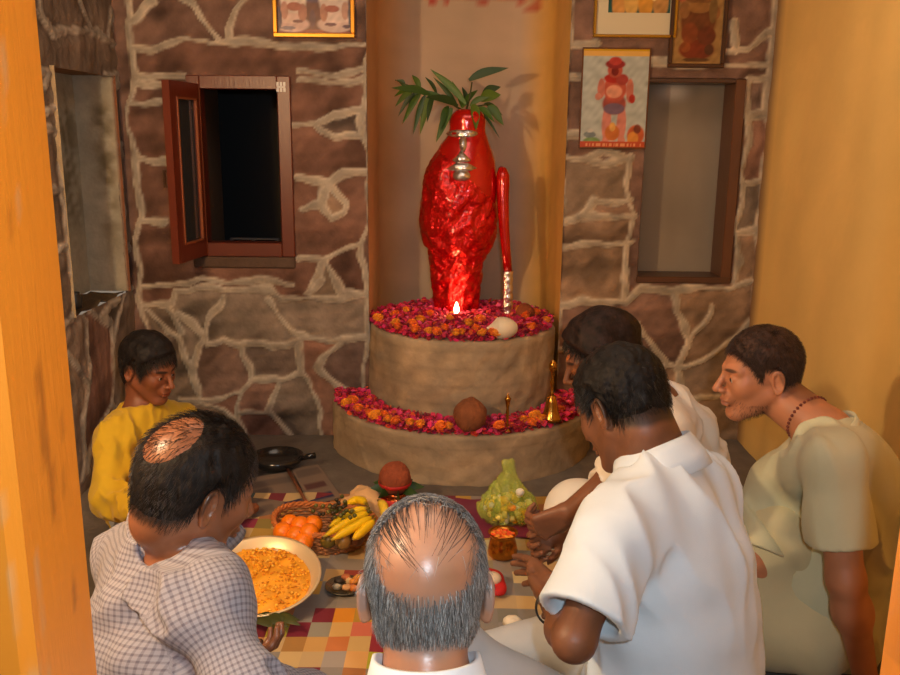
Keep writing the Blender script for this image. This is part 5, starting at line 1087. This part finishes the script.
# thali with yellow food
tc=D(262,583,2.55); tc[2]=max(tc[2],.085); tn_=nrm(V3(.04,-.23,1)); R3=.172
root=empty('thali',tc*[1,1,0],label='large steel tray heaped with yellow food, tilted beside the checked-shirt man',cat='tray')
b=MB(); b.lathe([(0,-.018),(.130,-.018),(.150,-.010),(.165,.012),(.172,.014),(.172,.017),(.163,.016),(.148,-.006),(.128,-.014),(0,-.014)],tc,56,s2l(238,214,170),axis=tn_); b.build('tray',mat('worn_steel',(1,1,1),.38,metal=.45,vcol=True),root)
g=np.random.default_rng(8); zA=tn_; xA=nrm(np.cross([0,1,.01],zA)); yA=np.cross(zA,xA); V=[];Fs=[];n=60; fw=wavef(12,(14,30),(1,.7))
for i in range(n//2+1):
    for j in range(n):
        r=.154*i/(n//2); a=2*math.pi*j/n; q=V3(r*math.cos(a)-.012,r*math.sin(a)-.010,0); h=.014*max(0,1-(r/.154)**2)**.8+.004*float(fw(q))*(1 if r<.15 else 0)-.008; V.append(tc+xA*q[0]+yA*q[1]+zA*h)
for i in range(n//2):
    for j in range(n): Fs.append((i*n+j,(i+1)*n+j,(i+1)*n+(j+1)%n,i*n+(j+1)%n))
b=MB(); V=np.array(V); b.add(V,Fs,np.array([s2l(238,166,40)])*(1+.12*fw(V))[:,None])
for k in range(700):
    a=g.uniform(0,6.283); r=.150*math.sqrt(g.random()); q=tc+xA*(r*math.cos(a)-.012)+yA*(r*math.sin(a)-.010)+zA*(.014*max(0,1-(r/.154)**2)**.8-.006+g.uniform(0,.003)); s=g.uniform(.0025,.006); b.ball(q,(s,s*g.uniform(.6,1),s*g.uniform(.5,.9)),np.array([s2l(250,178,30),s2l(236,156,20),s2l(214,134,20),s2l(252,196,70)][k%4]),6)
b.build('food',mat('food',(1,1,1),.6,vcol=True),label='heap of yellow crumbly food',kind='stuff',parent=root)
b=MB(); p=W(268,625,z=.03)
for i in range(9): leaf_mesh(b,p+V3(-.05+.01*i,.0,.015),p+V3(.03+.008*i,-.02+.012*(i%4),.02+.006*(i%3)),.014,np.array(s2l(70,74,36))*random.uniform(.7,1.2))
b.build('leaf_packet',MATS['leaf'],label='dull green leaf packet under the near edge of the steel tray',cat='leaves')
# basket
bc=W(322,556,z=0)+V3(0,.07,0); bc[2]=.012; rx,ry=.168,.115; root=empty('fruit_basket',bc,label='oval wicker basket of fruit with a braided rim on the patchwork cloth',cat='basket')
def oval(z,f,n=96,zz_=None,w=0,ph=0): return [bc+V3(rx*f*math.cos(2*math.pi*i/n),ry*f*math.sin(2*math.pi*i/n),z+(zz_(2*math.pi*i/n) if zz_ else 0))+w*(1 if (i+ph)%2 else -1)*V3(math.cos(2*math.pi*i/n),math.sin(2*math.pi*i/n),0)*.004 for i in range(n+1)]
rise=lambda a: .020*max(0,math.cos(a-math.radians(150)))**3
b=MB()
for k in range(9): z=.004+.0085*k; b.tube(oval(z,.76+.026*k,48,lambda a,z=z: rise(a)*z/.075,1,k),.0050,6,np.array(s2l(160,104,60))*random.uniform(.85,1.15),cap=False)
b.build('woven_side',mat('wicker',(1,1,1),.7,vcol=True,var=.15,vscale=40),root)
b=MB()
for k in range(3): b.tube([bc+V3((rx+.004*math.cos(a*14+k*2.1))*math.cos(a),(ry+.004*math.cos(a*14+k*2.1))*math.sin(a),.082+rise(a)+.005*math.sin(a*14+k*2.1)) for a in np.linspace(0,2*math.pi,160)],.0062,6,s2l(190,110,52),cap=False)
b.build('braided_rim',MATS['wicker'],root)
b=MB(); b.add([bc+V3(rx*.76*math.cos(a),ry*.76*math.sin(a),.003) for a in np.linspace(0,2*math.pi,40)[:-1]],[tuple(range(39))],s2l(130,84,50)); b.build('woven_base',MATS['wicker'],root)
om=None
for i,(x,y,zz_) in enumerate([(283,532,.075),(296,536,.068),(300,526,.082),(309,533,.080),(290,524,.07),(313,525,.078),(303,542,.058)]):
    p=W(x,y,z=zz_+.012)
    if om is None:
        b=MB(); fo=wavef(7,(20,),(1,)); b.ball((0,0,0),.033,s2l(252,132,16),22,rf=lambda V:1-.06*np.clip(np.abs(V[:,2]),.85,1)**3+.02); om=o=b.build('orange',MATS['fruit'],origin=V3(0,0,0))
    else: o=om.copy(); C.objects.link(o)
    o.location=p; o.rotation_euler=(i,i*2,0); props(o,'orange lying in the left half of the wicker basket','orange','oranges in the wicker basket')
def banana(pts,r,c,label):
    b=MB(); P=np.array(pts); t=np.linspace(0,1,14); Q=np.stack([np.polyval(np.polyfit(np.linspace(0,1,len(P)),P[:,i],2),t) for i in range(3)],-1); rad=r*np.array([.25,.3,.6,.9,1,1,1,1,1,.98,.9,.7,.4,.22]); cols=np.repeat(np.array([c]),14,0); cols[:2]=s2l(120,100,30); cols[-1:]=s2l(70,50,20); b.tube(Q,rad,7,np.repeat(cols,7,0)); return b.build('banana',MATS['fruit'],label=label,cat='banana',group='bananas in the wicker basket')
for i,(p0,p1,p2) in enumerate([((372,512),(352,520),(322,538)),((374,516),(356,526),(330,541)),((370,508),(350,514),(328,528)),((376,518),(364,530),(352,540)),((368,506),(358,500),(345,506))]):
    banana([W(*p0,z=.125),W(*p1,z=.120-.004*i),W(*p2,z=.100)],.0155,np.array(s2l(250,206,24))*(.92+.04*i),'yellow banana of the bunch lying across the right half of the basket')
banana([W(378,500,z=.13),W(384,508,z=.12),W(384,520,z=.10)],.0165,s2l(240,200,60),'yellow banana of the bunch lying across the right half of the basket')
fm=None
for i,(x,y,c) in enumerate([(328,540,s2l(120,100,40)),(343,541,s2l(160,120,60)),(356,538,s2l(96,52,30)),(338,533,s2l(100,84,34))]):
    b=MB(); b.ball((0,0,0),(.026,.026,.028),c,16); o=b.build('sapodilla',MATS['fruit'],origin=V3(0,0,0)); o.location=W(x,y,z=.075); props(o,['brown-green round fruit nearest the oranges in the basket','pale brown round fruit in front of the bananas','dark red-brown round fruit at the basket front, right of the others','olive round fruit tucked behind the other brown fruit'][i],'fruit','round fruit in the basket')
b=MB(); g=np.random.default_rng(3); p=W(338,510,z=.14)
for k in range(46):
    q=p+g.normal(size=3)*[.030,.022,.016]; b.ball(q,.0075,np.array([s2l(84,84,34),s2l(110,104,48),s2l(64,52,34)][k%3]),8)
b.build('grape_bunch',MATS['fruit'],label='bunch of small olive-brown grapes on top of the basket',cat='grapes',kind='stuff')
# cream cloth behind the basket
a_,b_,c_2=W(350,503,z=.04),W(366,500,z=.065),W(384,512,z=.045)
V,Q=surf([seg(a_,b_,.030,.036,k=.03),seg(b_,c_2,.036,.026,k=.03),seg(b_+V3(-.02,.05,.0),b_,.03,.03,k=.03),ell((a_+c_2)/2*[1,1,0]+[0,0,.02],(.085,.06,.022),k=.04)],.005,folds(83,.010,(6,12,22),ridge=.9)); V[:,2]=np.maximum(V[:,2],.013)
mesh('cream_cloth',V,Q,MATS['cotton'],origin=b_*[1,1,0],col=np.repeat(np.array([s2l(224,180,124)]),len(V),0),label='crumpled cream cloth heaped between the fruit basket and the coconut pot',cat='cloth')
# kalash with coconut
kp=W(396,515,z=0); root=empty('ritual_pot',kp,label='red-banded brass pot holding leaves, standing before the altar',cat='pot')
cz=W(395,478,y=kp[1]); r=.058; pz=cz[2]-r*.85
b=MB(); b.lathe([(0,.012),(.035,.012),(.055,.03),(.062,.055),(.055,pz*.72),(.038,pz*.86),(.046,pz),(.042,pz),(.034,pz*.86),(0,pz*.8)],kp,32,s2l(170,90,50)); b.build('pot_body',MATS['brass'],root)
b=MB(); b.lathe([(.058,.05),(.0645,.055),(.0645,.072),(.058,.078)],kp,32,s2l(190,20,24)); b.build('thread_band',MATS['plain'],root)
for k in range(8):
    a=k*math.pi/4+.2; b=MB(); leaf_mesh(b,kp+V3(.03*math.cos(a),.03*math.sin(a),pz),kp+V3(.105*math.cos(a),.105*math.sin(a),pz+.028),.018,s2l(50,76,34)); b.build('leaf',MATS['leaf'],root)
b=MB(); f=wavef(3,(3,8),(1,.5)); b.ball((0,0,0),(r,r,r*1.05),s2l(150,74,44),28,rf=lambda V:1+.03*f(V*.3)); o=b.build('coconut',MATS['coir'],origin=V3(0,0,0),label='brown coconut with a red band set on the pot before the altar',cat='coconut'); o.location=(cz[0],kp[1],cz[2])
b=MB(); b.lathe([(r*.955,-.026),(r*1.01,-.021),(r*1.035,-.012),(r*.99,-.012)],(0,0,0),36,s2l(180,30,26)); q=b.build('red_band',MATS['plain'],o,origin=V3(0,0,0))
b=MB(); g=np.random.default_rng(6)
for k in range(16):
    q=kp+V3(.03+.03*g.normal(),-.085+.015*g.normal(),.022+.01*g.random()); b.ball(q,.012,np.array(s2l(180,20,30))*g.uniform(.7,1.2),8)
b.build('red_petals',MATS['petal'],label='small heap of red petals at the foot of the coconut pot',cat='petals',kind='stuff')
# plastic bag of flowers
bp=W(509,531,z=.012)+V3(0,.06,0); bp[2]=.012; sc=.2/65
root=empty('flower_bag',bp,label='knotted translucent yellow-green plastic bag full of flowers before the altar',cat='bag')
fb=[ell(bp+V3(0,0,.062),(.100,.072,.062),k=.04),seg(bp+V3(-.01,0,.09),bp+V3(.004,0,.205),.078,.014,k=.05),seg(bp+V3(.004,0,.195),bp+V3(.012,0,.225),.010,.014,k=.01),seg(bp+V3(.0,0,.195),bp+V3(-.016,0,.222),.009,.012,k=.01)]
wv=wavef(66,(6,13,24),(1,.8,.6),(1.4,1.4,.5)); V,Q=surf(fb,.0045,lambda P,A: A-.008*(1-2*np.abs(wv(P)))); V,Q=keep_big(V,Q,.1); V[:,2]=np.maximum(V[:,2],.012)
m=mat('thin_plastic',(.62,.74,.12),.18,alpha=.42,spec=.8,bump=.3,bscale=60); mesh('bag_film',V,Q,m,root)
g=np.random.default_rng(9); fc=[s2l(246,206,20),s2l(244,226,120),s2l(246,190,30),s2l(150,160,40),s2l(244,240,220),s2l(240,196,10)]
b=MB()
for k in range(150):
    while 1:
        q=g.uniform(-1,1,3)
        if q@q<1 and q[2]>-.85: break
    q=bp+V3(0,0,.062)+q*[.086,.058,.050]+V3(0,0,0); s=g.uniform(.009,.015); w9=wavef(k,(1.5,),(1,)); b.ball(q,s,np.array(fc[int(g.integers(0,6))]),8,rf=lambda V: 1+.2*np.sin(V[:,0]*9+k)*np.cos(V[:,1]*8))
b.build('flowers',MATS['petal'],root,label='loose yellow, white and orange flower heads',kind='stuff')
b=MB(); q=W(520,492,y=bp[1]-.055); b.ball(q,(.016,.010,.014),s2l(246,240,220),10); q=W(512,508,y=bp[1]-.06); b.ball(q,(.016,.012,.012),s2l(240,150,40),10); b.build('large_blossoms',MATS['petal'],root)
# brass lota
lp=W(503,560,z=.012)+V3(0,.03,0); lp[2]=.012; root=empty('brass_pot',lp,label='small brass pot filled with orange petals in front of the flower bag',cat='pot')
b=MB(); b.lathe([(0,0),(.040,0),(.047,.008),(.049,.022),(.043,.050),(.037,.066),(.038,.070),(.049,.084),(.047,.085),(.036,.071),(.034,.060),(0,.055)],lp,40,s2l(196,128,48)); b.build('pot_body',MATS['brass'],root)
b=MB(); g=np.random.default_rng(2)
for k in range(40):
    a=g.uniform(0,6.28); r=.034*math.sqrt(g.random()); b.ball(lp+V3(r*math.cos(a),r*math.sin(a),.068+.010*g.random()),(.009,.007,.005),np.array([s2l(250,110,20),s2l(244,80,16),s2l(250,160,40)][k%3]),7)
b.build('petals',MATS['petal'],root,kind='stuff')
# plate of sweets
sp=W(345,588,z=.012); sp[2]=.013; root=empty('small_plate',sp,label='small steel plate with pieces of sweets between the basket and the grey-haired man',cat='plate'); b=MB(); b.lathe([(0,0),(.045,0),(.058,.010),(.060,.010),(.047,-.001),(0,-.001)],sp,36,s2l(150,150,140)); b.build('dish',MATS['steel'],root)
for k,(dx,dy,c) in enumerate([(.015,.02,s2l(226,190,140)),(.035,.01,s2l(230,150,60)),(0,.03,s2l(200,120,80)),(.03,-.02,s2l(180,90,40)),(.01,-.03,s2l(220,170,120)),(-.025,.01,s2l(60,50,44)),(-.03,-.015,s2l(190,186,170)),(.045,-.03,s2l(214,130,60)),(.05,.03,s2l(236,170,70))]):
    b=MB(); f=wavef(k,(12,25),(1,.6)); b.ball((0,0,0),(.015,.012,.009),c,12,rf=lambda V:1+.15*f(V*.05)); o=b.build('sweet',MATS['food'],origin=V3(0,0,0)); o.location=sp+V3(dx*.75,dy*.9,.012+.004*(k%3)); props(o,'small piece of sweet on the little steel plate','sweet','sweets on the small steel plate')
# red and white bundle by the ear, cotton
rp=W(488,592,z=.012); rp[2]=.014; root=empty('red_cloth_bundle',rp,label='red cloth folded round a white ball beside the grey-haired man',cat='bundle'); V,Q=surf([ell(rp+V3(-.01,.03,.03),(.055,.035,.026),k=.02),ell(rp+V3(.02,-.01,.018),(.035,.045,.018),k=.02)],.004,folds(7,.006,(6,12))); V[:,2]=np.maximum(V[:,2],.012); mesh('red_cloth',V,Q,MATS['plain'],root,col=np.repeat(np.array([s2l(196,24,24)]),len(V),0)); b=MB(); b.ball(rp+V3(.012,.005,.040),(.028,.026,.020),s2l(238,214,180),18); b.build('white_ball',MATS['plain'],root)
for i,(x,y) in enumerate([(512,622),(543,596)]):
    p=W(x,y,z=.03); b=MB(); f=wavef(i+4,(10,22),(1,.6)); b.ball((0,0,0),(.026,.02,.018),s2l(238,224,196),18,rf=lambda V:1+.12*f(V*.06)); o=b.build('cotton_wad',MATS['plain'],origin=V3(0,0,0)); o.location=p; props(o,['white cotton wad on the floor left of the bent knee','white cotton wad on the floor under the wrist bracelet'][i],'cotton')
# ---------------------------------------------------------------- camera, lights, view
cd = bpy.data.cameras.new('camera'); cam = bpy.data.objects.new('camera', cd); C.objects.link(cam)
cd.sensor_width = 36; cd.lens = 36*FOC/900; cd.clip_start = .02
from mathutils import Matrix, Vector
Rm = np.stack([M[:,0], -M[:,1], -M[:,2]], 1); mw = Matrix([[*Rm[0],0],[*Rm[1],0],[*Rm[2],H],[0,0,0,1]]); cam.matrix_world = mw
bpy.context.scene.camera = cam
def light(name, kind, loc, energy, col, size=.1, tgt=None, **kw):
    ld = bpy.data.lights.new(name, kind); ld.energy = energy; ld.color = col
    if kind == 'AREA': ld.shape='RECTANGLE'; ld.size = size[0]; ld.size_y = size[1]
    else: ld.shadow_soft_size = size
    o = bpy.data.objects.new(name, ld); o.location = loc; C.objects.link(o)
    if tgt is not None: o.rotation_euler = (Vector(tgt)-Vector(loc)).to_track_quat('-Z','Y').to_euler()
    return o
light('flash', 'POINT', (.075,-.02,1.42), 46, (.74,.89,1.0), .018)
light('porch_lamp', 'POINT', (-.30,-1.15,1.75), 10, (1,.66,.36), .06)
light('wall_bulb', 'POINT', (-1.15,1.08,1.62), 72, (1,.73,.44), .045)
light('ceiling_fill', 'AREA', (0,2.3,2.47), 9, (1,.84,.68), (1.2,1.2), tgt=(0,2.3,0))  # unseen fill light, added to lift the room's ambient level
light('diya_glow', 'POINT', tuple(W(457,298,y=3.86)+V3(0,-.03,.03)), .5, (1,.55,.2), .01)
w = bpy.data.worlds.new('world'); bpy.context.scene.world = w; w.use_nodes = True
w.node_tree.nodes['Background'].inputs[0].default_value = (.9,.72,.55,1); w.node_tree.nodes['Background'].inputs[1].default_value = .28
vs = bpy.context.scene.view_settings; vs.view_transform = 'Standard'; vs.look = 'None'; vs.gamma = 1; vs.exposure = 0; vs.use_curve_mapping = False

for o in bpy.data.objects:
    if '_o' in o: del o['_o']
